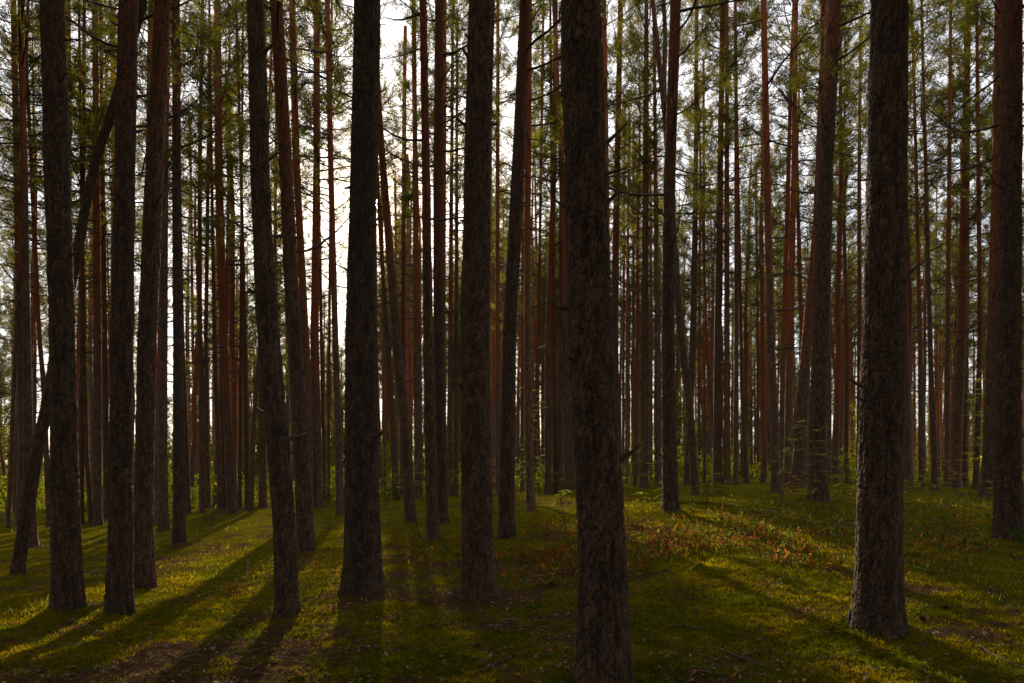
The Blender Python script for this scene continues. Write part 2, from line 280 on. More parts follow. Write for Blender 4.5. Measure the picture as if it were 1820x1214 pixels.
MID = [
 (932,None,[(0,24,9),(300,30,11),(600,36,13),(800,40,15),(930,37,17)]),
 (972,None,[(0,36,9),(300,43,11),(600,47,13),(800,50,17),(960,56,19)]),
 (935,None,[(0,50,5),(400,36,6),(640,26,6),(840,19,7),(930,14,7)]),
 (933,None,[(0,40,5),(250,54,6),(600,70,7),(690,78,8),(850,84,9),(930,88,10)]),
 (None,24,[(0,119,12),(250,120,12),(600,122,13)]),
 (928,None,[(0,169,9),(300,171,11),(600,173,13),(800,173,14),(928,173,15)]),
 (928,None,[(0,150,5),(300,148,6),(640,146,7),(800,145,9),(925,143,10)]),
 (928,None,[(0,140,4),(640,150,6),(800,153,7),(925,162,8)]),
 (None,38,[(0,165,5),(640,161,6),(800,163,6),(900,164,6)]),
 (925,None,[(0,178,5),(200,181,6),(400,184,7),(640,187,8),(920,190,10)]),
 (None,28,[(0,200,8),(300,203,9),(600,201,9)]),
 (944,None,[(0,298,9),(150,296,10),(300,293,11),(600,291,13),(800,289,15),(940,291,17)]),
 (937,None,[(0,269,10),(300,264,10),(700,275,12),(930,278,13)]),
 (970,None,[(0,313,12),(300,314,14),(600,317,17),(800,318,19),(950,318,20)]),
 (914,None,[(0,306,7),(640,325,8),(800,331,9),(914,334,10)]),
 (914,None,[(0,360,6),(300,355,7),(600,355,8),(640,358,10),(914,359,10)]),
 (906,None,[(0,374,5),(150,372,6),(600,366,7),(800,368,8),(906,370,10)]),
 (None,40,[(0,335,4),(640,343,5),(850,353,6)]),
 (908,None,[(0,372,4),(300,376,5),(640,382,7),(800,388,8),(908,390,8)]),
 (915,None,[(0,387,10),(300,390,11),(600,398,12),(750,404,14),(915,412,17)]),
 (907,None,[(0,384,7),(300,386,8),(600,394,9),(907,400,13)]),
 (908,None,[(0,432,4),(300,430,4),(640,428,6),(908,426,7)]),
 (908,None,[(0,420,5),(300,428,5),(640,436,8),(908,440,9)]),
 (908,None,[(0,486,4),(400,470,4),(640,460,6),(780,449,8),(908,447,8)]),
 (905,None,[(0,470,8),(600,466,11),(905,467,14)]),
 (None,40,[(0,500,5),(640,511,6),(880,511,6)]),
 (None,45,[(0,508,4),(640,516,4),(885,523,5)]),
 (906,None,[(0,519,11),(300,527,13),(600,543,13),(700,548,14),(900,549,16)]),
 (907,None,[(0,563,11),(300,563,12),(600,559,15),(800,563,17),(906,563,18)]),
 (884,None,[(0,560,4),(640,572,6),(880,577,7)]),
 (875,None,[(0,590,4),(640,585,5),(875,584,6)]),
 (910,None,[(0,582,9),(300,588,10),(600,596,11),(800,602,13),(910,605,15)]),
 (None,36,[(0,660,4),(400,667,5),(640,669,6),(830,676,7)]),
 (None,38,[(0,676,4),(640,681,6),(830,684,6)]),
 (870,None,[(0,655,5),(450,678,7),(640,691,9),(750,698,10),(870,703,11)]),
 (None,42,[(0,700,4),(640,705,5),(830,706,5)]),
 (930,None,[(0,667,8),(150,671,10),(280,679,12),(360,686,13),(607,705,17),(750,719,18),(910,729,19)]),
 (None,45,[(0,720,5),(300,724,6),(700,728,7)]),
 (887,None,[(0,735,8),(300,738,9),(640,741,13),(887,744,14)]),
 (None,32,[(0,721,6),(150,719,7),(300,718,8),(600,716,9)]),
 (962,None,[(0,752,12),(300,757,14),(600,761,17),(800,765,20),(940,770,22)]),
 (932,None,[(0,781,15),(300,779,17),(600,780,19),(800,784,20),(920,784,22)]),
 (902,None,[(0,790,8),(600,787,10),(900,788,12)]),
 (872,None,[(0,805,5),(640,800,8),(872,799,9)]),
 (864,None,[(0,813,4),(200,812,5),(640,811,8),(862,810,9)]),
 (None,38,[(0,870,4),(300,872,5),(640,877,7)]),
 (858,None,[(0,885,6),(640,884,8),(850,886,9)]),
 (962,None,[(0,934,20),(300,921,22),(600,905,23),(800,902,26),(930,901,28)]),
 (None,34,[(0,931,4),(640,928,6)]),
 (908,None,[(0,941,10),(300,938,12),(600,937,12),(800,940,14),(900,944,16)]),
 (None,30,[(0,966,5),(400,960,5),(640,955,7),(850,949,7)]),
 (857,None,[(0,988,7),(300,985,9),(600,974,11),(850,974,12)]),
 (855,None,[(0,985,8),(150,990,9),(300,999,10),(600,1009,10),(855,1008,12)]),
 (856,None,[(0,1000,5),(600,996,9),(855,996,10)]),
 (856,None,[(0,978,4),(640,984,8),(850,987,9)]),
 (None,24,[(0,1073,9),(300,1077,11),(600,1080,12),(830,1085,13)]),
 (861,None,[(0,1103,9),(300,1097,11),(600,1092,13),(830,1098,14)]),
 (None,45,[(0,1112,4),(600,1108,5)]), (None,40,[(0,1121,4),(600,1114,5)]), (None,45,[(0,1126,4),(600,1126,5)]), (None,42,[(0,1130,4),(600,1133,5)]),
 (859,None,[(0,1149,7),(300,1148,11),(600,1146,13),(858,1145,14)]),
 (None,40,[(0,1155,4),(640,1157,6)]),
 (None,25,[(0,1162,5),(300,1165,7),(640,1168,9),(850,1170,10)]),
 (911,None,[(0,1201,18),(150,1196,19),(300,1190,20),(600,1187,22),(800,1190,25),(890,1192,27)]),
 (855,None,[(0,1238,6),(300,1237,8),(600,1232,12),(855,1221,13)]),
 (None,40,[(0,1246,3),(600,1243,5)]), (None,38,[(0,1250,4),(600,1252,5)]),
 (None,30,[(0,1235,3),(640,1257,5),(750,1268,5),(850,1270,6)]),
 (852,None,[(0,1285,9),(300,1280,10),(600,1276,13),(852,1275,16)]),
 (859,None,[(0,1292,6),(300,1292,8),(640,1292,10),(858,1292,12)]),
 (853,None,[(0,1307,5),(150,1308,6),(600,1309,8),(853,1308,9)]),
 (853,None,[(0,1306,4),(600,1317,6),(750,1321,7),(853,1327,9)]),
 (None,45,[(0,1340,4),(600,1347,5)]), (None,44,[(0,1352,3),(600,1355,4)]),
 (875,None,[(0,1357,10),(300,1363,12),(600,1370,13),(750,1376,16),(874,1380,18)]),
 (864,None,[(0,1415,7),(300,1411,9),(600,1404,13),(862,1399,13)]),
 (None,26,[(0,1411,5),(100,1407,6),(600,1393,9),(855,1390,10)]),
 (869,None,[(0,1464,10),(150,1461,11),(400,1451,12),(600,1434,17),(750,1424,20),(867,1417,22)]),
 (892,None,[(0,1483,23),(300,1467,25),(600,1459,28),(750,1454,28),(880,1454,30)]),
 (None,38,[(0,1494,4),(200,1497,5),(600,1503,6)]), (None,32,[(0,1530,5),(300,1527,6),(600,1528,8),(800,1527,9)]),
 (None,28,[(0,1470,5),(640,1474,7),(850,1474,8)]), (None,40,[(0,1450,3),(600,1478,4),(800,1495,5)]),
 (857,None,[(0,1592,8),(300,1600,9),(600,1609,13),(856,1612,15)]),
 (None,24,[(0,1620,4),(200,1626,5),(640,1636,8),(855,1638,10)]),
 (None,23,[(0,1638,4),(100,1640,5),(640,1654,8),(855,1662,11)]),
 (None,25,[(0,1690,5),(640,1684,8),(855,1683,9)]),
 (866,None,[(0,1721,9),(300,1715,12),(600,1709,16),(750,1702,18),(865,1697,19)]),
 (None,26,[(0,1722,6),(640,1716,10)]), (None,25,[(0,1736,5),(200,1738,6),(600,1742,8),(850,1735,10)]),
 (882,None,[(0,1776,13),(300,1771,14),(600,1764,17),(750,1760,18),(870,1757,20)]),
]
LEAN = (1028,None,[(0,257,14),(195,200,14),(290,168,15),(390,148,15),(480,132,15),(640,96,17),(707,88,18),(800,65,20),(900,50,20),(1000,33,19)])
FORK = (883,None,[(0,1160,8),(100,1170,9),(200,1182,10),(400,1196,11),(600,1210,13),(700,1224,14),(870,1236,15)])

def resolve(by, D, pts):
    bx = pts[-1][1]
    if by is not None:
        Y = solve_base(bx, by)
        if Y is None: Y = 26.0
        if by > 1214: Y = 4.45
    else: Y = D
    if Y > 20: Y *= 1 + .04 * math.sin(bx * 1.7)
    return Y
def trunk_curve(Y, pts, H, lean_y=0.0):
    """world-space centreline z -> x, r ; returns arrays for interpolation (z ascending)"""
    P = sorted([(CZ + (HZ - y) / F * Y, (x - 910) / F * Y, w * .5 / F * Y) for y, x, w in pts])
    z = np.array([p[0] for p in P]); x = np.array([p[1] for p in P]); r = np.array([p[2] for p in P])
    gb = float(ground_base(x[0], Y))
    if z[0] > gb + .05:
        z = np.r_[gb, z]; sl = (x[1] - x[0]) / max(z[2] - z[1], .1) if len(x) > 1 else 0
        x = np.r_[x[0] - np.clip(sl, -.12, .12) * min(z[1] - gb, 2), x]; r = np.r_[r[0] * 1.08, r]
    zt = gb + H
    if zt > z[-1] + .5:
        sl = np.clip((x[-1] - x[-2]) / (z[-1] - z[-2]), -.12, .12)
        zz = np.linspace(z[-1], zt, 5)[1:]
        rt = min(.03, r[-1] * .5)
        k = (zz - z[-1]) / (zt - z[-1])
        x = np.r_[x, x[-1] + sl * (zz - z[-1]) * (1 - .5 * k)]; r = np.r_[r, r[-1] + (rt - r[-1]) * k ** 1.1]; z = np.r_[z, zz]
    return z, x, r, gb
def smooth_interp(zq, z, v):
    # moving average of the piecewise-linear curve
    s = 0
    for o in (-.35, -.15, 0, .15, .35): s = s + np.interp(zq + o * .9, z, v)
    return s / 5
def upper_at(zrel, z0): return sstep(z0, z0 + 4.5, zrel)
def make_trunk(name, Y, curve, n, zs, bark, z0, seed, origin):
    z, x, r, gb = curve
    xs = smooth_interp(zs, z, x); rs = smooth_interp(zs, z, r)
    th = np.linspace(0, 2 * math.pi, n, endpoint=False)
    ZZ = np.repeat(zs[:, None], n, 1); TH = np.repeat(th[None], len(zs), 0); R = np.repeat(rs[:, None], n, 1)
    zr = ZZ - gb
    lob = 1 + .5 * np.cos(TH * 4 + seed) + .35 * np.cos(TH * 7 + seed * 2.3)
    fl = np.exp(-np.maximum(zr, 0) / (.5 * rs[0] + .08)) + .25 * np.exp(-np.maximum(zr, 0) / .7)
    R = R * (1 + .17 * fl * lob + .06 * fl)
    R = R * (1 + .035 * (vnoise(TH / (2 * math.pi) * 5, ZZ * 1.3, seed, 5) - .5) * 2)
    cav = np.zeros_like(R)
    if bark > 0:
        circ = 2 * math.pi * float(np.interp(gb + 1.5, zs, rs)); nc = max(9, int(circ / .031))
        u = TH / (2 * math.pi) * nc; kv = nc / circ * .40
        wob = (vnoise(TH / (2 * math.pi) * 14, ZZ * 7, seed + 5, 14) - .5) * 1.6
        wob2 = (vnoise(TH / (2 * math.pi) * 40, ZZ * 24, seed + 6, 40) - .5)
        f1, f2, cid = cellular(np.mod(u + wob * 1.0 + wob2 * 1.0, nc), ZZ * kv + wob * 1.1 + wob2 * .8, nc, seed)
        ridge = vnoise(np.mod(TH / (2 * math.pi) * int(nc * 1.5), int(nc * 1.5)), ZZ * kv * .35, seed + 71, int(nc * 1.5)) - .5
        e = f2 - f1
        plate = sstep(.02, .22, e)
        # second, finer flaking inside plates
        g1, g2, gc = cellular(np.mod(u * 2.0 + wob2 * 1.2, nc * 2), ZZ * kv * 2.3 + wob2, nc * 2, seed + 40)
        fine = vnoise(TH / (2 * math.pi) * nc * 6, ZZ * 75, seed + 9, nc * 6) - .5
        dep = bark * .72 * (1 - .45 * upper_at(zr, z0))
        R = R + dep * ((plate - .8) * .013 + (cid - .5) * .007 + sstep(.0, .25, g2 - g1) * .004 + (gc - .5) * .006 + fine * .009 + ridge * .018)
        cav = (1 - plate) * .85 + .35 * (cid < .15) + .5 * sstep(.1, .45, -ridge)
    X = xs[:, None] + R * np.cos(TH); Yv = Y + R * np.sin(TH)
    V = np.stack([X, Yv, ZZ], -1).reshape(-1, 3) - np.array(origin)
    k = len(zs); i = np.arange(k - 1)[:, None] * n; j = np.arange(n)[None]; j2 = (j + 1) % n
    Q = np.stack([i + j, i + j2, i + j2 + n, i + j + n], -1).reshape(-1, 4)
    return mk(name, V, Q, BARK, None, True, {'upper': upper_at(zr, z0).ravel() * (.75 + .25 * vnoise(TH * 3, ZZ * 2, seed).ravel() if False else 1), 'cav': np.clip(cav, 0, 1).ravel()})

def leafblade(base, d, length, width, droop, fold=.25):
    """folded elliptic leaf, 8 triangles"""
    d = np.asarray(d, float); d /= np.linalg.norm(d); s = np.cross(d, [0, 0, 1.]); s /= np.linalg.norm(s) + 1e-9; up = np.cross(s, d)
    ts = [0, .3, .65, 1.0]; ws = [.12, .9, .85, 0.02]; V = []
    for t, wv in zip(ts, ws):
        c = np.asarray(base) + d * length * t + np.array([0, 0, -droop * length * t * t])
        V += [c - s * wv * width / 2 + up * fold * wv * width / 2, c, c + s * wv * width / 2 + up * fold * wv * width / 2]
    T = []
    for i in range(3):
        a = i * 3
        for k in (0, 1): T += [[a + k, a + k + 1, a + k + 4], [a + k, a + k + 4, a + k + 3]]
    return V, T

# ------------------------------------------------------------------ foliage and branch prototypes
def curve_limb(r_, p0, d0, length, bend, k=6, jit=.06):
    P = [np.array(p0, float)]; d = np.array(d0, float); d /= np.linalg.norm(d)
    for i in range(k):
        d = d + np.array([0, 0, bend / k]) + r_.normal(0, jit, 3); d /= np.linalg.norm(d); P.append(P[-1] + d * length / k)
    return np.array(P), d
def needle_tufts(C, D, r_, n=7, ln=.12, wd=.013):
    """C centres, D directions -> thin triangles fanned round each twig tip"""
    m = len(C); U = r_.normal(0, 1, (m, n, 3)); U /= np.linalg.norm(U, axis=2)[..., None]
    U = U + D[:, None] * .75; U /= np.linalg.norm(U, axis=2)[..., None]
    st = C[:, None] + r_.normal(0, .035, (m, n, 3))
    l = ln * r_.uniform(.7, 1.3, (m, n, 1)); S = np.cross(U, r_.normal(0, 1, (m, n, 3))); S /= np.linalg.norm(S, axis=2)[..., None] + 1e-9
    a = st - S * wd * .5; b = st + S * wd * .5; c = st + U * l
    V = np.stack([a, b, c], 2).reshape(-1, 3); T = np.arange(len(V)).reshape(-1, 3)
    return V, T
def make_crown(seed, H=8.5, Rmax=1.7, nl=46, tuft=2300, ln=.12, wd=.018, low=.0, conic=False):
    r_ = np.random.default_rng(seed); g = Geo(); C = []; D = []
    for i in range(nl):
        t = (i + r_.uniform(0, 1)) / nl; z = low + t * H * .97
        prof = (np.sin(min(1, (t + .12) / .55) * math.pi / 2) * (1 - max(0, t - .5) / .5 * .8)) if not conic else (1 - t) ** .8 + .08
        az = r_.uniform(0, 2 * math.pi); Ln = Rmax * prof * r_.uniform(.55, 1.25)
        el = -.1 + t * .9 + r_.normal(0, .15)
        P, d = curve_limb(r_, (0, 0, z), (math.cos(az) * math.cos(el), math.sin(az) * math.cos(el), math.sin(el)), Ln, .55, 6, .09)
        V, T = tube(P, np.linspace(.028 * (1 - t * .6), .006, len(P)), 4); g.add(V, T, 0)
        for s in range(9):
            q = r_.uniform(.30, 1.0) * (len(P) - 1); i0 = min(int(q), len(P) - 2); p = P[i0] + (P[i0 + 1] - P[i0]) * (q - i0)
            dd = (P[i0 + 1] - P[i0]); dd /= np.linalg.norm(dd); dd = dd + r_.normal(0, .65, 3) + np.array([0, 0, .2])
            P2, d2 = curve_limb(r_, p, dd, Ln * r_.uniform(.22, .42), .4, 3, .12)
            V, T = tube(P2, np.linspace(.009, .004, len(P2)), 3); g.add(V, T, 0)
            for _ in range(max(1, int(tuft / nl / 9 * Ln / (Rmax * .62) + r_.uniform(0, 1)))):
                u = r_.uniform(.35, 1.08) * (len(P2) - 1); j = min(int(u), len(P2) - 2)
                C.append(P2[j] + (P2[j + 1] - P2[j]) * (u - j) + r_.normal(0, .06, 3)); e = P2[j + 1] - P2[j]; D.append(e / np.linalg.norm(e) + r_.normal(0, .35, 3))
    C = np.array(C); D = np.array(D); D /= np.linalg.norm(D, axis=1)[:, None]
    V, T = needle_tufts(C, D, r_, 7, ln, wd)
    tint = np.repeat(r_.uniform(.7, 1.25, (len(C), 1)), 21, 0) * np.array([[1, 1, 1.]])
    yel = np.repeat(r_.uniform(0, 1, (len(C), 1)) < .10, 21, 0)
    tint = np.where(yel, tint * np.array([[1.8, 1.25, .6]]), tint)
    g.add(V, T, 1, tint)
    return g.mesh('crown', [WOOD, NEEDLE])
THIN = [make_crown(150 + i, H=8.5, Rmax=1.35, nl=36, tuft=1000) for i in range(3)]
CROWNS = [make_crown(100 + i, H=8.5 + (i % 3) * .8, Rmax=1.4 + .2 * (i % 4), nl=44 + 3 * i, tuft=1900) for i in range(7)]
YOUNG = [make_crown(200 + i, H=6.5, Rmax=1.5, nl=46, tuft=1900, ln=.14, wd=.018, conic=True) for i in range(3)]
def make_branch(seed, L0, twigs, drop=0.2, green=0):
    r_ = np.random.default_rng(seed); g = Geo()
    P, d = curve_limb(r_, (0, 0, 0), (1, 0, -drop), L0, .5 + r_.uniform(-.2, .5), 8, .10)
    V, T = tube(P, np.linspace(.017 * L0 ** .5, .003, len(P)), 4); g.add(V, T, 0)
    tips = []
    for s in range(twigs):
        q = r_.uniform(.25, .95) * (len(P) - 1); i0 = int(q); p = P[i0] + (P[i0 + 1] - P[i0]) * (q - i0)
        P2, d2 = curve_limb(r_, p, np.array([.8, r_.choice([-1, 1]) * r_.uniform(.4, 1), r_.uniform(-.4, .5)]), L0 * r_.uniform(.15, .45), .3, 4, .16)
        V, T = tube(P2, np.linspace(.007, .002, len(P2)), 3); g.add(V, T, 0); tips.append((P2[-1], d2))
    if green:
        C = []; D = []
        for p, d in tips:
            for _ in range(green): C.append(p + r_.normal(0, .10, 3)); D.append(d + r_.normal(0, .3, 3))
        D = np.array(D); D /= np.linalg.norm(D, axis=1)[:, None]
        V, T = needle_tufts(np.array(C), D, r_, 9, .12, .013); g.add(V, T, 1, np.repeat(r_.uniform(.7, 1.3, (len(C), 1)), 27, 0))
    return g.mesh('branch', [WOOD, NEEDLE])
DEAD = [make_branch(300 + i, 1.1 + .28 * (i % 5), 4 + i % 4, .25 - .12 * (i % 3)) for i in range(8)]
LIVE = [make_branch(330 + i, 1.5 + .3 * i, 8, .1, 9) for i in range(4)]
def bare_whorls(seed, H):
    r_ = np.random.default_rng(seed); g = Geo(); z = 0
    while z < H:
        for _ in range(r_.integers(1, 4)):
            az = r_.uniform(0, 6.28); el = r_.uniform(-.35, .35) + .25 * z / H
            P, d = curve_limb(r_, (0, 0, z), (math.cos(az) * math.cos(el), math.sin(az) * math.cos(el), math.sin(el)), r_.uniform(.4, 1.7), .35, 5, .10)
            V, T = tube(P, np.linspace(.015, .004, len(P)), 3); g.add(V, T, 0)
            if r_.uniform() < .6:
                P2, _d = curve_limb(r_, P[2], P[3] - P[2] + r_.normal(0, .25, 3) * .4, .6, .2, 3, .1); V, T = tube(P2, np.linspace(.008, .003, len(P2)), 3); g.add(V, T, 0)
        z += r_.uniform(.18, .5)
    return g.mesh('dead_branches', [WOOD])
WHORL = [bare_whorls(400 + i, 6.5) for i in range(6)]

# spots of the floor that the low sun reaches: the wood stands open along these rays
BEAMS = [(0, 0, CZ, .9)]
for bx_, by_, br_ in ((400, 985, .9), (420, 1070, 1.0), (530, 1110, .9), (490, 1190, .8), (595, 1005, .8), (1680, 1075, 1.1), (1790, 1115, 1.1), (985, 880, 1.2), (1270, 905, 1.1), (1180, 940, .8),
                 (60, 945, 1.2), (150, 935, 1.0), (330, 950, 1.0), (1740, 905, 1.1), (865, 1180, .6), (20, 1010, .8), (1450, 1035, .7)):
    y_ = solve_base(bx_, by_) or 25.; BEAMS.append(((bx_ - 910) / F * y_, y_, float(ground_base((bx_ - 910) / F * y_, y_)), br_))
def in_beam(X, Y, z0, z1, rad):
    for a, b, c, br in BEAMS:
        for z in np.arange(z0, z1, .8):
            t = (z - c) / SD.z; x = a + SD.x * t; y = b + SD.y * t
            if (x - X) ** 2 + (y - Y) ** 2 < (rad * br) ** 2: return True
    return False
# ------------------------------------------------------------------ near and mid pines
DONE = []
def build_tree(by, D, pts, label, group=None, H=None, cat='tree', near=False, name='pine_tree', idx=0, crown=True):
    r_ = np.random.default_rng(1000 + idx); Y = resolve(by, D, pts)
    H = H or r_.uniform(19, 23)
    cur = trunk_curve(Y, pts, H); z, x, r, gb = cur
    bx = float(np.interp(gb, z, x)); org = (bx, Y, gb)
    t = ob(name, None, None, org, label=label, category=cat); t.empty_display_size = .3
    if group: t['group'] = group
    r15 = float(np.interp(gb + 1.5, z, r)); wpx = r15 * 2 / Y * F * 1024 / 1820
    z0 = r_.uniform(4.0, 6.0) if near else (9.0 if not crown else r_.uniform(2.0, 8.0))
    vis_top = CZ + HZ / F * Y + .4
    if near or wpx > 10.5:
        n = int(np.clip(wpx * math.pi * 1.15, 40, 176)); step = max(Y / 682 * 1.35, .007)
        zs = np.arange(gb - .15, min(vis_top, gb + H), step)
        zs = np.r_[zs, np.linspace(zs[-1] + .3, gb + H, 14)] if gb + H > vis_top else zs
        bark = 1.0
    else:
        n = 14; zs = np.r_[np.array([-.12, -.02, .06, .14, .25, .45]) + gb, np.arange(gb + .8, gb + H, .55), gb + H]; bark = 0
    tr = ob('trunk', make_trunk('trunk', Y, cur, n, zs, bark, z0, 50 + idx * 7, org), t)
    NEARBASES.append((bx, Y, r15)) if Y < 17 else None
    cb = H - r_.uniform(8.2, 9.6) if crown else H
    def xat(h): return float(np.interp(gb + h, z, x)) - bx
    if crown:
        s = H and (H - cb) / 8.8
        bm_ = in_beam(bx, Y, gb + cb, gb + H, 1.4)
        ob('crown', THIN[idx % 3] if (bm_ or r_.uniform() < (.85 if bx / Y < -.3 else .5)) else CROWNS[idx % 7], t, (xat(cb + 2), 0, cb), (0, 0, r_.uniform(0, 6.28)), (s * r_.uniform(.95, 1.2) * (.8 if bm_ else 1),) * 2 + (s,))
    if Y > 14 and crown: ob('dead_branches', WHORL[idx % 6], t, (xat(cb - 3), 0, cb - 5.8), (0, 0, idx * 1.3), (.9, .9, .9), kind='stuff')
    # single dead branches below the crown, within reach of the picture
    h = max(2.8, r_.uniform(2.6, 4.5)) if Y > 12 else 5.2; k = 0
    top = min(cb + 1.0, vis_top - gb + .5)
    while h < top and k < 22:
        rr = float(np.interp(gb + h, z, r)); az = r_.uniform(0, 2 * math.pi); u = r_.uniform()
        ms = LIVE[r_.integers(0, 4)] if (h > cb - 2.5 and u < .6) else DEAD[r_.integers(0, 8)]
        sc = r_.uniform(.5, 1.35) * (.6 + .6 * min(1, h / 11))
        if Y < 10: sc *= .3
        ob('branch', ms, t, (xat(h) + rr * .8 * math.cos(az), rr * .8 * math.sin(az), h), (r_.normal(0, .2), r_.uniform(-.35, .25), az), (sc,) * 3)
        h += r_.uniform(.25, .8); k += 1
    DONE.append((pts[len(pts) // 2][1], Y, bx, gb, t)); return t, cur, org
def stub_mesh(seed):
    r_ = np.random.default_rng(seed); P, d = curve_limb(r_, (-.02, 0, 0), (1, 0, r_.uniform(-.3, .3)), r_.uniform(.05, .22), .2, 4, .12); rr = r_.uniform(.008, .016)
    V, T = tube(P, np.linspace(rr * 1.5, rr * .6, 5), 6); return mk('broken_stub', V, T, WOOD)
STUB = [stub_mesh(i) for i in range(6)]
idx = 0; FX = []
for nm, by, D, pts, lab in FG:
    t, cur, org = build_tree(by, D, pts, lab, 'foreground pine trunks', idx=idx, near=True); idx += 1
    rs_ = np.random.default_rng(idx + 40)
    for _ in range(9):
        h = rs_.uniform(1.2, min(6.5, CZ + HZ / F * org[1])); zz = org[2] + h; az = rs_.uniform(-.9, .9) + (0 if rs_.uniform() < .5 else math.pi) - .25; rr = float(np.interp(zz, cur[0], cur[2])) * .97
        ob('broken_stub', STUB[rs_.integers(0, 6)], t, (float(np.interp(zz, cur[0], cur[1])) - org[0] + rr * math.cos(az), rr * math.sin(az), h), (0, rs_.uniform(-.5, .3), az), (rs_.uniform(.7, 1.2),) * 3)
    FX.append(float(np.interp(600, [p[0] for p in pts], [p[1] for p in pts])))
ORD = ['first', 'second', 'third', 'fourth', 'fifth', 'sixth', 'seventh', 'eighth', 'ninth', 'tenth', 'eleventh', 'twelfth', 'thirteenth', 'fourteenth', 'fifteenth', 'sixteenth', 'seventeenth', 'eighteenth', 'nineteenth', 'twentieth']
ORD += ['twenty-' + o for o in ORD[:9]]
def gap_of(x): return int(np.searchsorted(FX, x))
def gap_text(g):
    if g == 0: return 'left of the first foreground trunk'
    if g == 10: return 'right of the tenth foreground trunk'
    return f'between {ORD[g-1]} and {ORD[g]} foreground trunks'
def midx(pts): return float(np.interp(600, [p[0] for p in pts], [p[1] for p in pts]))
cnt = {}
for by, D, pts in sorted(MID, key=lambda q: midx(q[2])):
    g = gap_of(midx(pts)); k = cnt.get(g, 0); cnt[g] = k + 1
    wv = pts[len(pts) // 2][2]; size = 'stout' if wv > 17 else 'slim' if wv > 10 else 'thin'
    lab = f'{size} reddish pine, {ORD[k]} from left of the middle-distance ones {gap_text(g)}'
    build_tree(by, D, pts, lab, 'middle-distance pines', idx=idx); idx += 1
# the leaning bare trunk at the left, and the forked dark one right of centre
t, cur, org = build_tree(*LEAN, 'bare dark trunk leaning far right, its foot left of the first foreground trunk', None, H=9.5, idx=idx, name='leaning_tree', crown=False); idx += 1
t, cur, org = build_tree(*FORK, 'dark trunk leaning left and forking near the top, right of the eighth foreground trunk', None, H=17, idx=idx, name='forked_tree', crown=False); idx += 1
Yf = org[1]
fp = [(CZ + (HZ - y) / F * Yf, (x - 910) / F * Yf) for y, x in ((-150, 1172), (0, 1180), (60, 1183), (140, 1181), (200, 1181.5))][::-1]
P = np.array([[b - org[0], .03, a - org[2]] for a, b in fp]); V, T = tube(P, np.array([.06, .06, .055, .05, .04]), 10)
ob('fork_stem', mk('fork_stem', V, T, BARK, None, True, {'upper': np.zeros(len(V)), 'cav': np.zeros(len(V))}), t)

# ------------------------------------------------------------------ distant pines (individuals sharing trunks and crowns)
def far_trunk(seed, H=21):
    r_ = np.random.default_rng(seed); zs = np.r_[-.2, np.linspace(.2, H, 16)]; n = 9
    x = np.cumsum(r_.normal(0, .05, len(zs))) + (r_.normal(0, .01) * zs); y = np.cumsum(r_.normal(0, .05, len(zs))); x -= x[0]; y -= y[0]
    R = .125 * np.clip(1 - zs / H, 0, 1) ** .6 + .018; th = np.arange(n) * 2 * math.pi / n
    V = np.stack([x[:, None] + R[:, None] * np.cos(th), y[:, None] + R[:, None] * np.sin(th), np.repeat(zs[:, None], n, 1)], -1).reshape(-1, 3)
    k = len(zs); i = np.arange(k - 1)[:, None] * n; j = np.arange(n)[None]; j2 = (j + 1) % n
    return mk('trunk', V, np.stack([i + j, i + j2, i + j2 + n, i + j + n], -1).reshape(-1, 4), BARK, None, True,
              {'upper': np.repeat(sstep(seed % 4 * 1.6, seed % 4 * 1.6 + 5, zs), n), 'cav': np.zeros(len(V))}), (x, y, zs)
FT = [far_trunk(500 + i) for i in range(8)]
placed = [(d[2], d[1]) for d in DONE]
SUNA = math.tan(SUN_AZ)
cands = []; tries = 0
while len(cands) < 212 and tries < 60000:
    tries += 1
    Y = 26 + 62 * rng.uniform() ** .9; a = rng.uniform(-.80, .80); X = a * Y
    if Y > 38 and -.85 < a < -.45 and rng.uniform() < .6: continue
    if any((X - p) ** 2 + (Y - q) ** 2 < (1.5 + .012 * Y) ** 2 for p, q in placed): continue
    if in_beam(X, Y, 8.5, 21, 1.6): continue
    placed.append((X, Y)); cands.append((X, Y))
for i, (X, Y) in enumerate(cands):
    px = 910 + X / Y * F; g = gap_of(px); gb = float(ground_base(X, Y)); H = rng.uniform(17, 23); s = H / 21
    t = ob('pine_tree', None, None, (X, Y, gb), label=f'thin far pine deep in the wood {gap_text(g)}', category='tree', group=f'far pines {gap_text(g)}')
    k = rng.integers(0, 8); rz = rng.uniform(0, 6.28); wds = rng.uniform(.7, 1.15)
    ob('trunk', FT[k][0], t, (0, 0, 0), (rng.normal(0, .012), rng.normal(0, .012), rz), (wds, wds, s))
    cb = H - rng.uniform(8.5, 12.5)
    ob('crown', CROWNS[rng.integers(0, 7)] if rng.uniform() > (.6 if X / Y < -.3 else .4) else THIN[rng.integers(0, 3)], t, (0, 0, cb), (0, 0, rng.uniform(0, 6.28)), (rng.uniform(.9, 1.2),) * 2 + ((H - cb) / 8.8,))
    if Y < 75: ob('dead_branches', WHORL[rng.integers(0, 6)], t, (0, 0, cb - 6.3), (0, 0, rng.uniform(0, 6.28)), (rng.uniform(.8, 1.1),) * 3, kind='stuff')
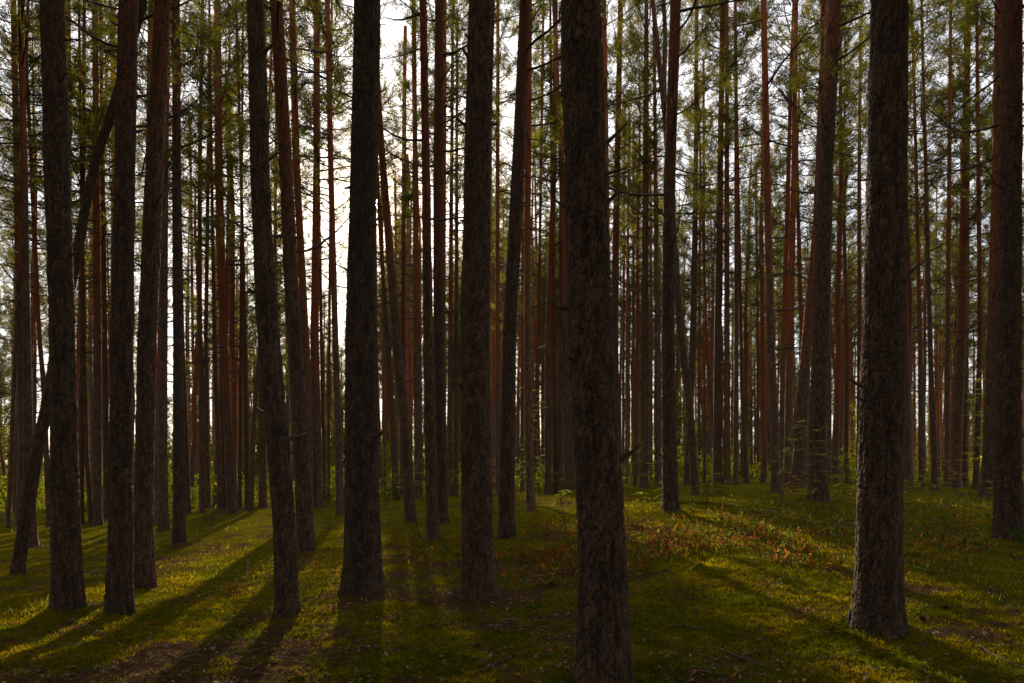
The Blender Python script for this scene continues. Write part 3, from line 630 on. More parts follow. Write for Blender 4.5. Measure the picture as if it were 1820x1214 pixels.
# young pines of the understorey that close the view between the far trunks
yc = 0
for i in range(400):
    Y = 40 + 60 * rng.uniform(); a = rng.uniform(-.8, .8); px = 910 + a * F
    if (620 < px < 1120 and rng.uniform() < .5): continue
    if any((a * Y - p) ** 2 + (Y - q) ** 2 < 2.0 for p, q in placed): continue
    placed.append((a * Y, Y)); g = gap_of(px)
    t = ob('young_pine', None, None, (a * Y, Y, float(ground_base(a * Y, Y)) - .1), label=f'low young pine with sunlit needles far behind, {gap_text(g)}', category='young pine', group=f'young pines {gap_text(g)}')
    s = rng.uniform(.7, 1.45); ob('crown', YOUNG[rng.integers(0, 3)], t, (0, 0, .7 * s), (0, 0, rng.uniform(0, 6.28)), (s * .95, s * .95, s))
    ob('trunk', FT[rng.integers(0, 8)][0], t, (0, 0, 0), (0, 0, 0), (.5 * s, .5 * s, .33 * s)); yc += 1
    if yc >= 80: break

# ------------------------------------------------------------------ the rest of the wood: far off, at both sides and behind the camera (one mass)
def wood_mass(name, spots, label, tufts=260, big=.55, seed=5):
    r_ = np.random.default_rng(seed); VV = []; FF = []; MI = []; TT = []; n0 = 0
    for X, Y in spots:
        H = r_.uniform(17, 23); gb = float(ground_base(X, Y)); R = r_.uniform(.09, .16)
        P = np.array([[X, Y, gb - .2], [X + r_.normal(0, .1), Y, gb + H * .5], [X + r_.normal(0, .2), Y, gb + H]]); V, T = tube(P, np.array([R, R * .75, .02]), 6)
        VV.append(V); FF.append(T + n0); n0 += len(V); MI.append(np.zeros(len(T))); TT.append(np.ones(len(V)))
        t = r_.uniform(0, 1, tufts); rad = 1.9 * np.sqrt(r_.uniform(0, 1, tufts)) * (1 - .6 * t); az = r_.uniform(0, 6.28, tufts)
        C = np.stack([X + rad * np.cos(az), Y + rad * np.sin(az), gb + H - 9.5 + t * 9.7 + .4 * rad], -1)
        n = 3; U = r_.normal(0, 1, (tufts, n, 3)); U /= np.linalg.norm(U, axis=2)[..., None]; S = r_.normal(0, 1, (tufts, n, 3)); S = np.cross(U, S); S /= np.linalg.norm(S, axis=2)[..., None]
        a = C[:, None] - S * big * .18; b = C[:, None] + S * big * .18; c = C[:, None] + U * big
        V = np.stack([a, b, c], 2).reshape(-1, 3); T = np.arange(len(V)).reshape(-1, 3)
        VV.append(V); FF.append(T + n0); n0 += len(V); MI.append(np.ones(len(T))); TT.append(np.repeat(r_.uniform(.7, 1.2, tufts), n * 3))
    V = np.concatenate(VV); m = mk(name, V, np.concatenate(FF), [WOODFAR, NEEDLE], np.concatenate(MI), False,
        {'tint': np.repeat(np.concatenate(TT)[:, None], 3, 1)})
    return ob(name, m, None, label=label, category='wood', kind='stuff')
WOODFAR = plain('far_bark', (.12, .045, .018), (.34, .13, .045), 3)
def scatter(name, sources, spots, label, category, seed, smin, smax):
    """one mass: whole trees or bushes set on the points of a mesh by geometry nodes"""
    r_ = np.random.default_rng(seed); src = bpy.data.collections.new(name + '_kinds')
    for k, parts in enumerate(sources):
        g = []; 
        me = parts; o = bpy.data.objects.new(name + '_kind', me); src.objects.link(o)
    P = np.array([[x, y, float(ground_base(x, y)) - .1] for x, y in spots]); m = bpy.data.meshes.new(name); m.vertices.add(len(P)); m.vertices.foreach_set('co', P.astype(np.float32).ravel())
    for an, v in (('rz', r_.uniform(0, 6.28, len(P))), ('sc', r_.uniform(smin, smax, len(P)))):
        at = m.attributes.new(an, 'FLOAT', 'POINT'); at.data.foreach_set('value', v.astype(np.float32))
    at = m.attributes.new('pick', 'INT', 'POINT'); at.data.foreach_set('value', r_.integers(0, len(sources), len(P)).astype(np.int32))
    o = ob(name, m, None, label=label, category=category, kind='stuff')
    ng = bpy.data.node_groups.new(name, 'GeometryNodeTree'); ng.interface.new_socket('Geometry', in_out='INPUT', socket_type='NodeSocketGeometry'); ng.interface.new_socket('Geometry', in_out='OUTPUT', socket_type='NodeSocketGeometry')
    n = ng.nodes; l = ng.links; gi = n.new('NodeGroupInput'); go = n.new('NodeGroupOutput'); ip = n.new('GeometryNodeInstanceOnPoints'); ci = n.new('GeometryNodeCollectionInfo')
    ci.inputs['Collection'].default_value = src; ci.inputs['Separate Children'].default_value = True; ci.inputs['Reset Children'].default_value = True
    def na(t, nm): x = n.new('GeometryNodeInputNamedAttribute'); x.data_type = t; x.inputs[0].default_value = nm; return [q for q in x.outputs if q.enabled and q.name == 'Attribute'][0]
    cx = n.new('ShaderNodeCombineXYZ'); l.new(na('FLOAT', 'rz'), cx.inputs[2])
    l.new(gi.outputs[0], ip.inputs['Points']); l.new(ci.outputs[0], ip.inputs['Instance']); ip.inputs['Pick Instance'].default_value = True
    l.new(na('INT', 'pick'), ip.inputs['Instance Index']); l.new(cx.outputs[0], ip.inputs['Rotation']); l.new(na('FLOAT', 'sc'), ip.inputs['Scale']); l.new(ip.outputs[0], go.inputs[0])
    md = o.modifiers.new('scatter', 'NODES'); md.node_group = ng; return o
def mesh_arrays(m):
    m.calc_loop_triangles(); v = np.empty(len(m.vertices) * 3, np.float32); m.vertices.foreach_get('co', v)
    t = np.empty(len(m.loop_triangles) * 3, np.int32); m.loop_triangles.foreach_get('vertices', t)
    mi = np.empty(len(m.loop_triangles), np.int32); m.loop_triangles.foreach_get('material_index', mi)
    tn = np.ones((len(m.vertices), 4), np.float32)
    if 'tint' in m.attributes: m.attributes['tint'].data.foreach_get('color', tn.ravel()) if False else None
    if 'tint' in m.attributes:
        b = np.empty(len(m.vertices) * 4, np.float32); m.attributes['tint'].data.foreach_get('color', b); tn = b.reshape(-1, 4)
    return v.reshape(-1, 3), t.reshape(-1, 3), mi, tn[:, :3]
def clearing(a, Y): return Y < 100 and -.85 < a < -.45
def whole_tree(k, thin=False):
    g = Geo(); H = 20.0; cb = 9.5 + k
    V, T = tube([(0, 0, -.3), (.1, .05, 7), (.05, -.1, 14), (0, 0, H)], [.16, .13, .09, .02], 8); g.add(V, T, 2)
    v, t, mi, tn = mesh_arrays((THIN if thin else CROWNS)[k]); v = v * [1.1, 1.1, (H - cb) / 8.8] + [0, 0, cb]
    g.add(v, t[mi == 0], 0); g.add(v, t[mi == 1], 1, tn)
    v, t, mi, tn = mesh_arrays(WHORL[k]); g.add(v + [0, 0, cb - 6.2], t, 0)
    return g.mesh('whole_pine', [WOOD, NEEDLE, WOODFAR])
WHOLE = [whole_tree(k) for k in range(4)] + [whole_tree(k, True) for k in range(3)]
sp = []
while len(sp) < 170:
    Y = rng.uniform(60, 190); a = rng.uniform(-.85, .85)
    if clearing(a, Y) and rng.uniform() < .8: continue
    sp.append((a * Y, Y))
while len(sp) < 200:
    Y = rng.uniform(60, 100); a = SUNA + rng.uniform(-.22, .32); sp.append((a * Y, Y))
scatter('distant_pine_wood', WHOLE, sp, 'far off pine wood closing the view between the distant trunks', 'wood', 5, .85, 1.12)
sp = []
while len(sp) < 300:
    Y = rng.uniform(46, 150); a = rng.uniform(-.82, .82)
    if (clearing(a, Y) and rng.uniform() < .4) or (Y < 62 and abs(a) < .12): continue
    sp.append((a * Y, Y))
TK = sp
sp = []
while len(sp) < 120:
    Y = rng.uniform(55, 86); a = rng.uniform(-.36, .10) if len(sp) < 75 else rng.uniform(-.75, .75)
    if not in_beam(a * Y, Y, 14, 27, 1.8): sp.append((a * Y, Y))
sp3 = []
while len(sp3) < 150:
    Y = rng.uniform(48, 125); a = rng.uniform(-.80, .82)
    if clearing(a, Y) and rng.uniform() < .5: continue
    if not in_beam(a * Y, Y, 8, 20, 1.5): sp3.append((a * Y, Y))
n3 = 0
while n3 < 34:
    Y = rng.uniform(62, 115); a = rng.uniform(-.33, -.06)
    if math.hypot(a * Y - SD.x * Y / SD.y, 0) > 1.0: sp3.append((a * Y, Y)); n3 += 1
scatter('slender_far_pines', WHOLE[4:], sp3, 'slender far pines filling the gaps between the distant trunks', 'wood', 14, .72, .98)
scatter('tall_far_pines', WHOLE[:4], sp, 'taller far pines whose crowns close the sky low on both sides of the sun', 'wood', 12, 1.12, 1.35)
def sun_tinted_tree_mesh(seed):  # added young trees; gold of sunlit foliage is put into their leaf tint
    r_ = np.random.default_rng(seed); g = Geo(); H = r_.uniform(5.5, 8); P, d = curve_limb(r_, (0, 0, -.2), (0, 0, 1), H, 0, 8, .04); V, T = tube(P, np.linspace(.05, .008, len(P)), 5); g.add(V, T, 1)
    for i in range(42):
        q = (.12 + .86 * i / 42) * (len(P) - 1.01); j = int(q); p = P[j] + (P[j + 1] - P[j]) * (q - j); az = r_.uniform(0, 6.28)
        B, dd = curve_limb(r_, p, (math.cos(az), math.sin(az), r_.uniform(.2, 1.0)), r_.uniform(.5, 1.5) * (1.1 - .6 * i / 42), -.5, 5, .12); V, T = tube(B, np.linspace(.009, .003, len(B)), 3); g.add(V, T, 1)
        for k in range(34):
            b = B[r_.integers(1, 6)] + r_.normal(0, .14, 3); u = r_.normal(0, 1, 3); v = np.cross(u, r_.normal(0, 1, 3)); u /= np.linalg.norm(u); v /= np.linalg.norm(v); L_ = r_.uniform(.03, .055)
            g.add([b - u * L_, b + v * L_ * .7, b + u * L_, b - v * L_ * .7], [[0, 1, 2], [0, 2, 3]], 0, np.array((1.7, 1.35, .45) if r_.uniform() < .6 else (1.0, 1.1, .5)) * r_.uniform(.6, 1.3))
    return g.mesh('sun_tinted_tree_kind', [LEAF, WOOD])
scatter('young_tree_thicket', YOUNG + [sun_tinted_tree_mesh(1), sun_tinted_tree_mesh(2), sun_tinted_tree_mesh(3)], TK, 'far thicket of young pines and added trees tinted sunlit gold under the distant wood', 'thicket', 8, .6, 1.35)
def bush_mesh(seed):
    r_ = np.random.default_rng(seed); g = Geo()
    for i in range(260):
        z = r_.uniform(.05, 1.0); rr = .75 * math.sqrt(r_.uniform()) * (1.1 - .6 * z); a = r_.uniform(0, 6.28); V, T = leafblade((rr * math.cos(a), rr * math.sin(a), z), (r_.normal(), r_.normal(), r_.normal(0, .6)), .13, .07, .3, .2)
        g.add(V, T, 0, np.array((1.5, 1.35, .5)) * r_.uniform(.6, 1.4))
    for i in range(9):
        a = r_.uniform(0, 6.28); V, T = tube([(0, 0, -.2), (.2 * math.cos(a), .2 * math.sin(a), .4), (.5 * math.cos(a), .5 * math.sin(a), .9)], [.01, .007, .003], 3); g.add(V, T, 1)
    return g.mesh('bush_kind', [LEAF, TWIG])
sp = []
while len(sp) < 420:
    Y = rng.uniform(31, 110); a = rng.uniform(-.82, .82)
    if a > -.1 and Y < 36: continue
    sp.append((a * Y, Y))
scatter('undergrowth', [bush_mesh(1), bush_mesh(2), bush_mesh(3)], sp, 'low green undergrowth on the floor among the far pines', 'undergrowth', 9, .35, 2.2)
sp = []
while len(sp) < 330:
    r = rng.uniform(3.5, 42); th = rng.uniform(0, 2 * math.pi); X = r * math.sin(th); Y = r * math.cos(th)
    if Y > 0 and abs(X) < .86 * Y + 2.5: continue
    if any((X - p) ** 2 + (Y - q) ** 2 < 4 for p, q in sp): continue
    sp.append((X, Y))
    if len(sp) > 300 : break
wood_mass('surrounding_pine_wood', sp, 'pine wood going on beside and behind the viewer', 480, .50, 6)

# ------------------------------------------------------------------ ground sheet
am = math.radians(43); dense = np.linspace(-am, am, 760); rest = np.linspace(am, 2 * math.pi - am, 92)[1:-1]
ang = np.r_[dense, rest]
ri = 1 / np.linspace(1 / 3.2, 1 / 30, 235)
rad = np.r_[np.array([.25, .8, 1.5, 2.1, 2.6, 2.95]), ri, np.geomspace(30, 420, 46)[1:]]
A, R = np.meshgrid(ang, rad); X = R * np.sin(A); Y = R * np.cos(A); Z = ground_fine(X, Y)
V = np.stack([X, Y, Z], -1).reshape(-1, 3); V = np.r_[V, [[0, 0, float(ground_base(0, 0))]]]
na = len(ang); nr = len(rad); i = np.arange(nr - 1)[:, None] * na; j = np.arange(na)[None]; j2 = (j + 1) % na
Q = np.stack([i + j, i + j + na, i + j2 + na, i + j2], -1).reshape(-1, 4)
Q = np.stack([Q[:, 0], Q[:, 3], Q[:, 2], Q[:, 1]], -1)
cen = len(V) - 1; jj = np.arange(na); capq = np.stack([np.full(na, cen), (jj + 1) % na, jj, jj], -1)
LT = litter_at(X, Y)
T = np.concatenate([Q[:, [0, 1, 2]], Q[:, [0, 2, 3]], capq[:, [0, 1, 2]]])
gm = mk('ground', V, T[:, ::-1], GROUND, None, True, {'litter': np.r_[LT.ravel(), .3]})
gr = ob('ground', gm, None, label='mossy forest floor strewn with needles and twigs', kind='structure')
def gz(x, y): return ground_fine(np.atleast_1d(np.asarray(x, float)), np.atleast_1d(np.asarray(y, float)))
def at_px(px, py):
    a = (px - 910) / F; Y = solve_base(px, py) or 26.0
    return a * Y, Y, float(gz(a * Y, Y)[0])

# ------------------------------------------------------------------ moss shoots, litter, grass (uncountable)
def blades(name, n, rlo, rhi, hl, wd, mat_, label, keep, tint, lean=.5, seed=1, pw=1.0):
    r_ = np.random.default_rng(seed)
    inv = r_.uniform(0, 1, n) ** pw; r = 1 / (1 / rlo + (1 / rhi - 1 / rlo) * inv); a = r_.uniform(-.70, .70, n)
    X = np.sin(a) * r; Y = np.cos(a) * r; k = keep(X, Y, r_.uniform(0, 1, n)); X, Y, r = X[k], Y[k], r[k]; m = len(X)
    Z = ground_fine(X, Y) - .003; az = r_.uniform(0, 6.28, m); h = hl * r_.uniform(.4, 1.5, m) * (1 + r / 14); wv = wd * (1 + r / 9)
    dx = np.cos(az) * wv / 2; dy = np.sin(az) * wv / 2; lx = r_.normal(0, lean, m) * h; ly = r_.normal(0, lean, m) * h
    V = np.stack([np.stack([X - dx, Y - dy, Z], -1), np.stack([X + dx, Y + dy, Z], -1), np.stack([X + lx, Y + ly, Z + h], -1)], 1).reshape(-1, 3)
    tt = np.repeat(tint(r_, m, (X, Y)) if tint is tint_moss else tint(r_, m), 3, 0)
    return ob(name, mk(name, V, np.arange(3 * m).reshape(-1, 3), mat_, None, False, {'tint': tt}), None, label=label, category=name.split('_')[0], kind='stuff')
def tint_moss(r_, m, XY=None):
    X, Y = XY; k = sstep(.38, .62, fbm(X / .45, Y / .35, 3, 55))[:, None]; k2 = .35 + 1.25 * fbm(X / .12, Y / .10, 2, 56)[:, None]
    c = np.array([[.66, .82, .7]]) * (1 - k) + np.array([[1.4, 1.18, .7]]) * k
    return c * k2 * r_.uniform(.6, 1.35, (m, 1))
blades('moss_carpet', 330000, 3.3, 17, .017, .0055, MOSS, 'low green feather moss carpeting the forest floor', lambda X, Y, u: u > litter_at(X, Y) * 1.9 - .25, tint_moss, .55, 61, .85)
def tint_grass(r_, m): return np.stack([r_.uniform(.7, 1.6, m), r_.uniform(.8, 1.3, m), r_.uniform(.6, 1.1, m)], -1)
blades('grass_blades', 9000, 8.5, 27, .035, .005, LEAF, 'sparse fine grass among the moss on the rise', lambda X, Y, u: (u < .25 + .9 * sstep(.12, .5, X / Y)) & (fbm(X / 1.1, Y / 1.1, 3, 14) > .47), tint_grass, .35, 62, 1.0)
def tint_lit(r_, m):
    k = r_.uniform(.25, .95, (m, 1)) ** 1.6; return np.array([[.62, .36, .20]]) * k + .03
# needles and bits of bark lying flat
def flakes(name, n, rlo, rhi, la, lb, mat_, label, keep, tint, seed, curl=.3):
    r_ = np.random.default_rng(seed); inv = r_.uniform(0, 1, n); r = 1 / (1 / rlo + (1 / rhi - 1 / rlo) * inv); a = r_.uniform(-.70, .70, n)
    X = np.sin(a) * r; Y = np.cos(a) * r; k = keep(X, Y, r_.uniform(0, 1, n)); X, Y, r = X[k], Y[k], r[k]; m = len(X)
    Z = ground_fine(X, Y) + .008 + r_.uniform(0, .008, m); az = r_.uniform(0, 6.28, m); L_ = la * r_.uniform(.5, 1.5, m) / 2; W = lb * r_.uniform(.6, 1.3, m) / 2
    c, s = np.cos(az), np.sin(az); t1 = r_.normal(0, curl, m) * L_; t2 = r_.normal(0, curl, m) * W + .3 * W
    V = np.stack([np.stack([X - c * L_, Y - s * L_, Z - t1], -1), np.stack([X + s * W, Y - c * W, Z + t2], -1), np.stack([X + c * L_, Y + s * L_, Z + t1], -1), np.stack([X - s * W, Y + c * W, Z + t2], -1)], 1).reshape(-1, 3)
    q = np.arange(m)[:, None] * 4; T = np.concatenate([q + np.array([[0, 1, 2]]), q + np.array([[0, 2, 3]])])
    return ob(name, mk(name, V, T, mat_, None, False, {'tint': np.repeat(tint(r_, m), 4, 0)}), None, label=label, category=name.split('_')[-1], kind='stuff')
flakes('fallen_needles', 34000, 3.3, 12, .065, .0035, LITTER, 'brown fallen pine needles strewn over bare patches of the floor', lambda X, Y, u: u < litter_at(X, Y) * 2.2 - .35, tint_lit, 63, .3)
def tint_bark(r_, m):
    k = r_.uniform(.2, 1, (m, 1)) ** 1.4; return (np.array([[.78, .56, .44]]) * k + .03) * np.where(r_.uniform(0, 1, (m, 1)) < .15, np.array([[1.3, .7, .35]]), 1)
flakes('dry_leaf_litter', 12000, 3.3, 14, .040, .024, LITTER, 'pale brown bark flakes and dry leaves scattered on the moss', lambda X, Y, u: u < litter_at(X, Y) * 1.5 + .08, tint_bark, 64, .45)

# ------------------------------------------------------------------ low plants
LC = [((.40, .13, .03), .30), ((.60, .30, .04), .10), ((.26, .06, .025), .28), ((.09, .13, .035), .20), ((.26, .22, .05), .12)]
def lily(g, x, y, z, r_, s=1.0, greener=0.0, ang=None):
    k = r_.integers(2, 4); az0 = r_.uniform(0, 6.28)
    for i in range(k):
        az = az0 + i * 2 * math.pi / k + r_.normal(0, .4); el = r_.uniform(.35, 1.25)
        u = r_.uniform(); u = 1 - (1 - u) * (1 - greener) if u > .5 else u
        c = LC[int(r_.choice(5, p=[p for _, p in LC]))][0] if r_.uniform() > greener else ((.09, .17, .045) if r_.uniform() < .7 else (.35, .33, .05))
        st = s * r_.uniform(.03, .08)
        V, T = leafblade((x, y, z + st), (math.cos(az) * math.cos(el), math.sin(az) * math.cos(el), math.sin(el)), s * r_.uniform(.05, .115), s * r_.uniform(.015, .034), r_.uniform(0, .6), r_.uniform(.2, .9))
        g.add(V, T, 0, np.array(c) * r_.uniform(.9, 1.7))
def patch(cx, cy, sx, sy, n, s, greener, label, name, seed):
    r_ = np.random.default_rng(seed); g = Geo(); c = 0
    while c < n:
        px = r_.normal(cx, sx); py = r_.normal(cy, sy)
        Y = solve_base(px, min(max(py, 862), 1150))
        if Y is None: c += 1; continue
        X = (px - 910) / F * Y
        if vnoise(np.array([X * 1.6]), np.array([Y * 1.6]), 5)[0] < .38: c += 1; continue
        if any((X - a) ** 2 + (Y - b) ** 2 < (rr * 1.3) ** 2 for a, b, rr in NEARBASES): continue
        lily(g, X, Y, float(gz(X, Y)[0]), r_, s * r_.uniform(.7, 1.25), greener); c += 1
    ob(name, g.mesh(name, [LILY]), None, label=label, category='ground plants', kind='stuff')
patch(1180, 968, 200, 34, 2100, 1.0, .12, 'withering orange and red lily leaves right of the nearest trunk', 'withered_lily_leaves', 71)
patch(960, 985, 65, 32, 760, 1.0, .15, 'withering orange lily leaves between seventh and eighth foreground trunks', 'withered_lily_leaves', 72)
patch(760, 985, 45, 24, 280, .9, .2, 'sparse orange leaves between sixth and seventh foreground trunks', 'withered_lily_leaves', 73)
patch(590, 1010, 22, 20, 110, .8, .15, 'orange leaves in a sunlit patch left of the sixth foreground trunk', 'withered_lily_leaves', 74)
patch(430, 1045, 35, 20, 90, .7, .35, 'small red and green leaves left of the fourth foreground trunk', 'withered_lily_leaves', 75)
patch(1690, 955, 85, 30, 420, 1.25, .55, 'green and rusty lily leaves between ninth and tenth foreground trunks', 'lily_leaves', 76)
patch(1430, 930, 110, 25, 650, 1.0, .72, 'green low herbs on the rise left of the ninth foreground trunk', 'low_herbs', 77)
patch(1650, 895, 100, 16, 500, 1.0, .85, 'green low herbs on the rise right of the ninth foreground trunk', 'low_herbs', 78)

def plant_thing(name, px, py, label, s, greener, k=2, cat='plant'):
    x, y, z = at_px(px, py); t = ob(name, None, None, (x, y, z), label=label, category=cat); r_ = np.random.default_rng(int(px))
    for i in range(k):
        g = Geo(); az = r_.uniform(0, 6.28); el = r_.uniform(.3, 1.1); V, T = leafblade((0, 0, .05 * s), (math.cos(az) * math.cos(el), math.sin(az) * .5 * math.cos(el), math.sin(el)), .17 * s, .06 * s, .3, .5)
        g.add(V, T, 0, (.12, .20, .05) if r_.uniform() < greener else (.62, .33, .05)); ob('leaf', g.mesh('leaf', [LILY]), t)
    V, T = tube([(0, 0, -.02), (0, 0, .03 * s), (0, 0, .06 * s)], [.004, .004, .003], 5); ob('stem', mk('stem', V, T, TWIG), t)
plant_thing('lily_plant', 1692, 985, 'lily plant with one broad yellowing leaf between ninth and tenth trunks', 1.3, .3, 2)
plant_thing('lily_plant', 1813, 980, 'broad green lily leaves at the right edge beside the tenth trunk', 1.9, 1, 4)
plant_thing('lily_plant', 1628, 990, 'small rusty tipped lily right of the ninth foreground trunk', 1.1, .4, 3)
plant_thing('lily_plant', 1232, 1020, 'green and yellow lily pair below the orange leaf drift', 1.2, .6, 3)
plant_thing('lily_plant', 1190, 1015, 'tall folded green lily leaf just right of the nearest trunk', 1.2, .7, 2)
plant_thing('lily_plant', 970, 1045, 'lone orange leaf plant standing left of the nearest trunk', 1.0, 0, 2)
plant_thing('lily_plant', 955, 1088, 'green and yellow drooping leaves on moss left of nearest trunk', 1.0, .6, 3)
plant_thing('lily_plant', 261, 1118, 'single thin seedling with orange tip in front of second trunk', .6, .2, 2)
plant_thing('lily_plant', 1393, 1000, 'small upright orange leaf pair on moss below the herbs', 1.0, 0, 2)
plant_thing('lily_plant', 1480, 1010, 'orange leaf pair on moss left of ninth foreground trunk', 1.0, 0, 3)

# ------------------------------------------------------------------ saplings and shrubs with leaves
def sapling(px, py, top, label, leaves=26, spread=.35, tint=(1, 1, 1), pinnate=True, bare=.45, cat='sapling', name='sapling', leafs=.05, D=None, stems=1, seed=None):
    if D: x = (px - 910) / F * D; y = D; z = float(gz(x, y)[0])
    else: x, y, z = at_px(px, py)
    H = max(.15, CZ + (HZ - top) / F * y - z); r_ = np.random.default_rng(seed or int(px * 7 + py))
    t = ob(name, None, None, (x, y, z), label=label, category=cat); gs = Geo(); gl = Geo()
    for s in range(stems):
        d0 = np.array([r_.normal(0, .12), r_.normal(0, .12), 1]) if stems == 1 else np.array([r_.normal(0, .5), r_.normal(0, .5), 1])
        P, d = curve_limb(r_, (0, 0, -.03), d0, H * r_.uniform(.75, 1.05) if stems > 1 else H, .2, 7, .05)
        V, T = tube(P, np.linspace(.006 + .004 * H, .002, len(P)), 5); gs.add(V, T, 0)
        for i in range(leaves):
            q = (bare + (1 - bare) * (i + r_.uniform()) / leaves) * (len(P) - 1.01); i0 = int(q); p = P[i0] + (P[i0 + 1] - P[i0]) * (q - i0)
            az = r_.uniform(0, 6.28); el = r_.uniform(-.1, .7); Ln = spread * r_.uniform(.4, 1.0)
            B, dd = curve_limb(r_, p, (math.cos(az) * math.cos(el), math.sin(az) * math.cos(el), math.sin(el)), Ln, -.35, 5, .06)
            V, T = tube(B, np.linspace(.003, .0012, len(B)), 3); gs.add(V, T, 0)
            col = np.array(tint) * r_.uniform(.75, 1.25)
            if pinnate:
                for q in np.linspace(.35, .97, 6):
                    bi = min(int(q * 5), 4); bp = B[bi] + (B[bi + 1] - B[bi]) * (q * 5 - bi); dv = B[bi + 1] - B[bi]; dv /= np.linalg.norm(dv); sd = np.cross(dv, [0, 0, 1.]); sd /= np.linalg.norm(sd) + 1e-9
                    for sg in (-1, 1):
                        V, T = leafblade(bp, dv * .5 + sd * sg, leafs * r_.uniform(1.0, 1.6), leafs * .5, .2, .2); gl.add(V, T, 0, col)
            else:
                for q in range(5):
                    bp = B[r_.integers(1, 6)]; a2 = r_.uniform(0, 6.28); V, T = leafblade(bp, (math.cos(a2), math.sin(a2), r_.uniform(-.4, .4)), leafs, leafs * .6, .3, .2); gl.add(V, T, 0, col * r_.uniform(.8, 1.2))
    ob('stem', gs.mesh('stem', [TWIG]), t); ob('leaves', gl.mesh('leaves', [LEAF]), t, kind='stuff')
    return t
sapling(1007, 952, 838, 'bare stemmed rowan sapling with green top left of the nearest trunk', 8, .16, bare=.8)
sapling(985, 868, 680, 'leafy young rowan in front of slim trunks left of the nearest trunk', 26, .55, (.8, .8, .8), bare=.25, leafs=.08)
sapling(925, 872, 735, 'small rowan with yellow-green leaves right of the seventh foreground trunk', 16, .45, (1, .95, .8), bare=.3, leafs=.07)
sapling(1140, 955, 868, 'thin sapling rising from orange leaves right of the nearest trunk', 6, .16, bare=.8)
sapling(1112, 912, 812, 'slender rowan sapling hugging the right side of the nearest trunk', 12, .3, bare=.55)
sapling(1150, 872, 785, 'bushy rowan sapling with spreading leaves left of the stout reddish pine', 18, .45, (.9, 1, .9), bare=.3, leafs=.08)
sapling(1386, 902, 755, 'thin sapling with drooping leaves before the slim pine at right', 12, .32, (.7, .8, .8), bare=.45, leafs=.07)
sapling(1462, 905, 740, 'leafy rowan sapling covering the foot of the stout pine at right', 26, .4, (.8, .85, .8), bare=.25, leafs=.07)
sapling(1500, 880, 800, 'low leafy shrub left of the ninth foreground trunk', 16, .5, (1, .95, .7), bare=.2, leafs=.07, stems=2, name='shrub', cat='shrub')
sapling(1738, 880, 655, 'tall young rowan with yellow leaves left of the tenth foreground trunk', 30, .6, (1.5, 1.2, .5), bare=.3, leafs=.09)
sapling(1655, 868, 800, 'small green shrub behind the herbs right of ninth foreground trunk', 14, .4, (1, .9, .6), bare=.15, leafs=.07, stems=3, name='shrub', cat='shrub')
sapling(1700, 872, 790, 'rusty leaved shrub at the foot of the slim pine right of centre gap', 14, .4, (2.0, .9, .4), bare=.2, leafs=.07, stems=2, name='shrub', cat='shrub')
sapling(683, 882, 790, 'sunlit yellow-green bush just right of the sixth foreground trunk', 18, .5, (1.2, 1.1, .6), bare=.15, leafs=.08, stems=3, name='shrub', cat='shrub')
sapling(712, 880, 815, 'low dark green bush beside the leaning slim pine', 14, .45, (.8, .95, .8), bare=.15, leafs=.08, stems=3, name='shrub', cat='shrub')
sapling(878, 866, 795, 'orange leaved bush between seventh trunk and the stout pine', 16, .45, (2.4, .95, .4), bare=.15, leafs=.08, stems=3, name='shrub', cat='shrub')
sapling(960, 868, 815, 'low green bush behind the rowan left of the nearest trunk', 14, .5, (.8, .9, .7), bare=.1, leafs=.08, stems=3, name='shrub', cat='shrub')
sapling(378, 925, 893, 'small dark seedling tuft left of the slim pine pair', 14, .3, (.5, .6, .5), bare=.1, leafs=.05, stems=3, name='seedling', cat='seedling', pinnate=False)
sapling(415, 1048, 975, 'wispy pale green herb left of the fourth foreground trunk', 12, .13, (.8, .95, 1.0), bare=.4, leafs=.025, name='herb', cat='plant')
sapling(572, 900, 850, 'green low bush at the foot of slim pines left of sixth trunk', 14, .5, (.9, .9, .6), bare=.1, leafs=.07, stems=3, name='shrub', cat='shrub')
gc_ = {}; rs_ = np.random.default_rng(21); lst = sorted(float(v) for v in np.r_[rs_.uniform(1125, 1800, 15), rs_.uniform(690, 1010, 6)])
for px in lst:
    g = gap_of(px); k = gc_.get(g, 0); gc_[g] = k + 1; by_ = rs_.uniform(866, 900); hp = rs_.uniform(18, 60)
    sapling(px, by_, by_ - hp, f'small leafy seedling on the rise {gap_text(g)}, {ORD[k]} from left there', int(rs_.integers(7, 14)), .28, tuple(np.array((1, 1, .7)) * rs_.uniform(.7, 1.3)) if rs_.uniform() < .75 else (2.0, .9, .4), True, .15, 'seedling', 'seedling', .065, None, int(rs_.integers(1, 3)), 3000 + int(px))
# bright bushes standing in the open light beyond the rise
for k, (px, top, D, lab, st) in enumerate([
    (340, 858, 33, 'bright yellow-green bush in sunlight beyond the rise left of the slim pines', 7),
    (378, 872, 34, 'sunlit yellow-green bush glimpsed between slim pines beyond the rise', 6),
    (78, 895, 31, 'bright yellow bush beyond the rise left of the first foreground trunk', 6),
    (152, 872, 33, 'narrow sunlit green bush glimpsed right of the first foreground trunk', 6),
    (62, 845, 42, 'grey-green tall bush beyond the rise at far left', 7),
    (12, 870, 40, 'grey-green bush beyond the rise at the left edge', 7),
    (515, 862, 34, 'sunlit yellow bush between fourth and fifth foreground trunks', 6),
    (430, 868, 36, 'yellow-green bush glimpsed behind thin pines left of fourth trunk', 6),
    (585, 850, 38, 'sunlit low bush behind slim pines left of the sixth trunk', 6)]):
    sapling(px, 0, top, lab, 24, .7, (2.0, 1.9, .8) if k not in (4, 5) else (.8, 1.0, .9), False, .1, 'bush', 'bush', .11, D, st, 900 + k)
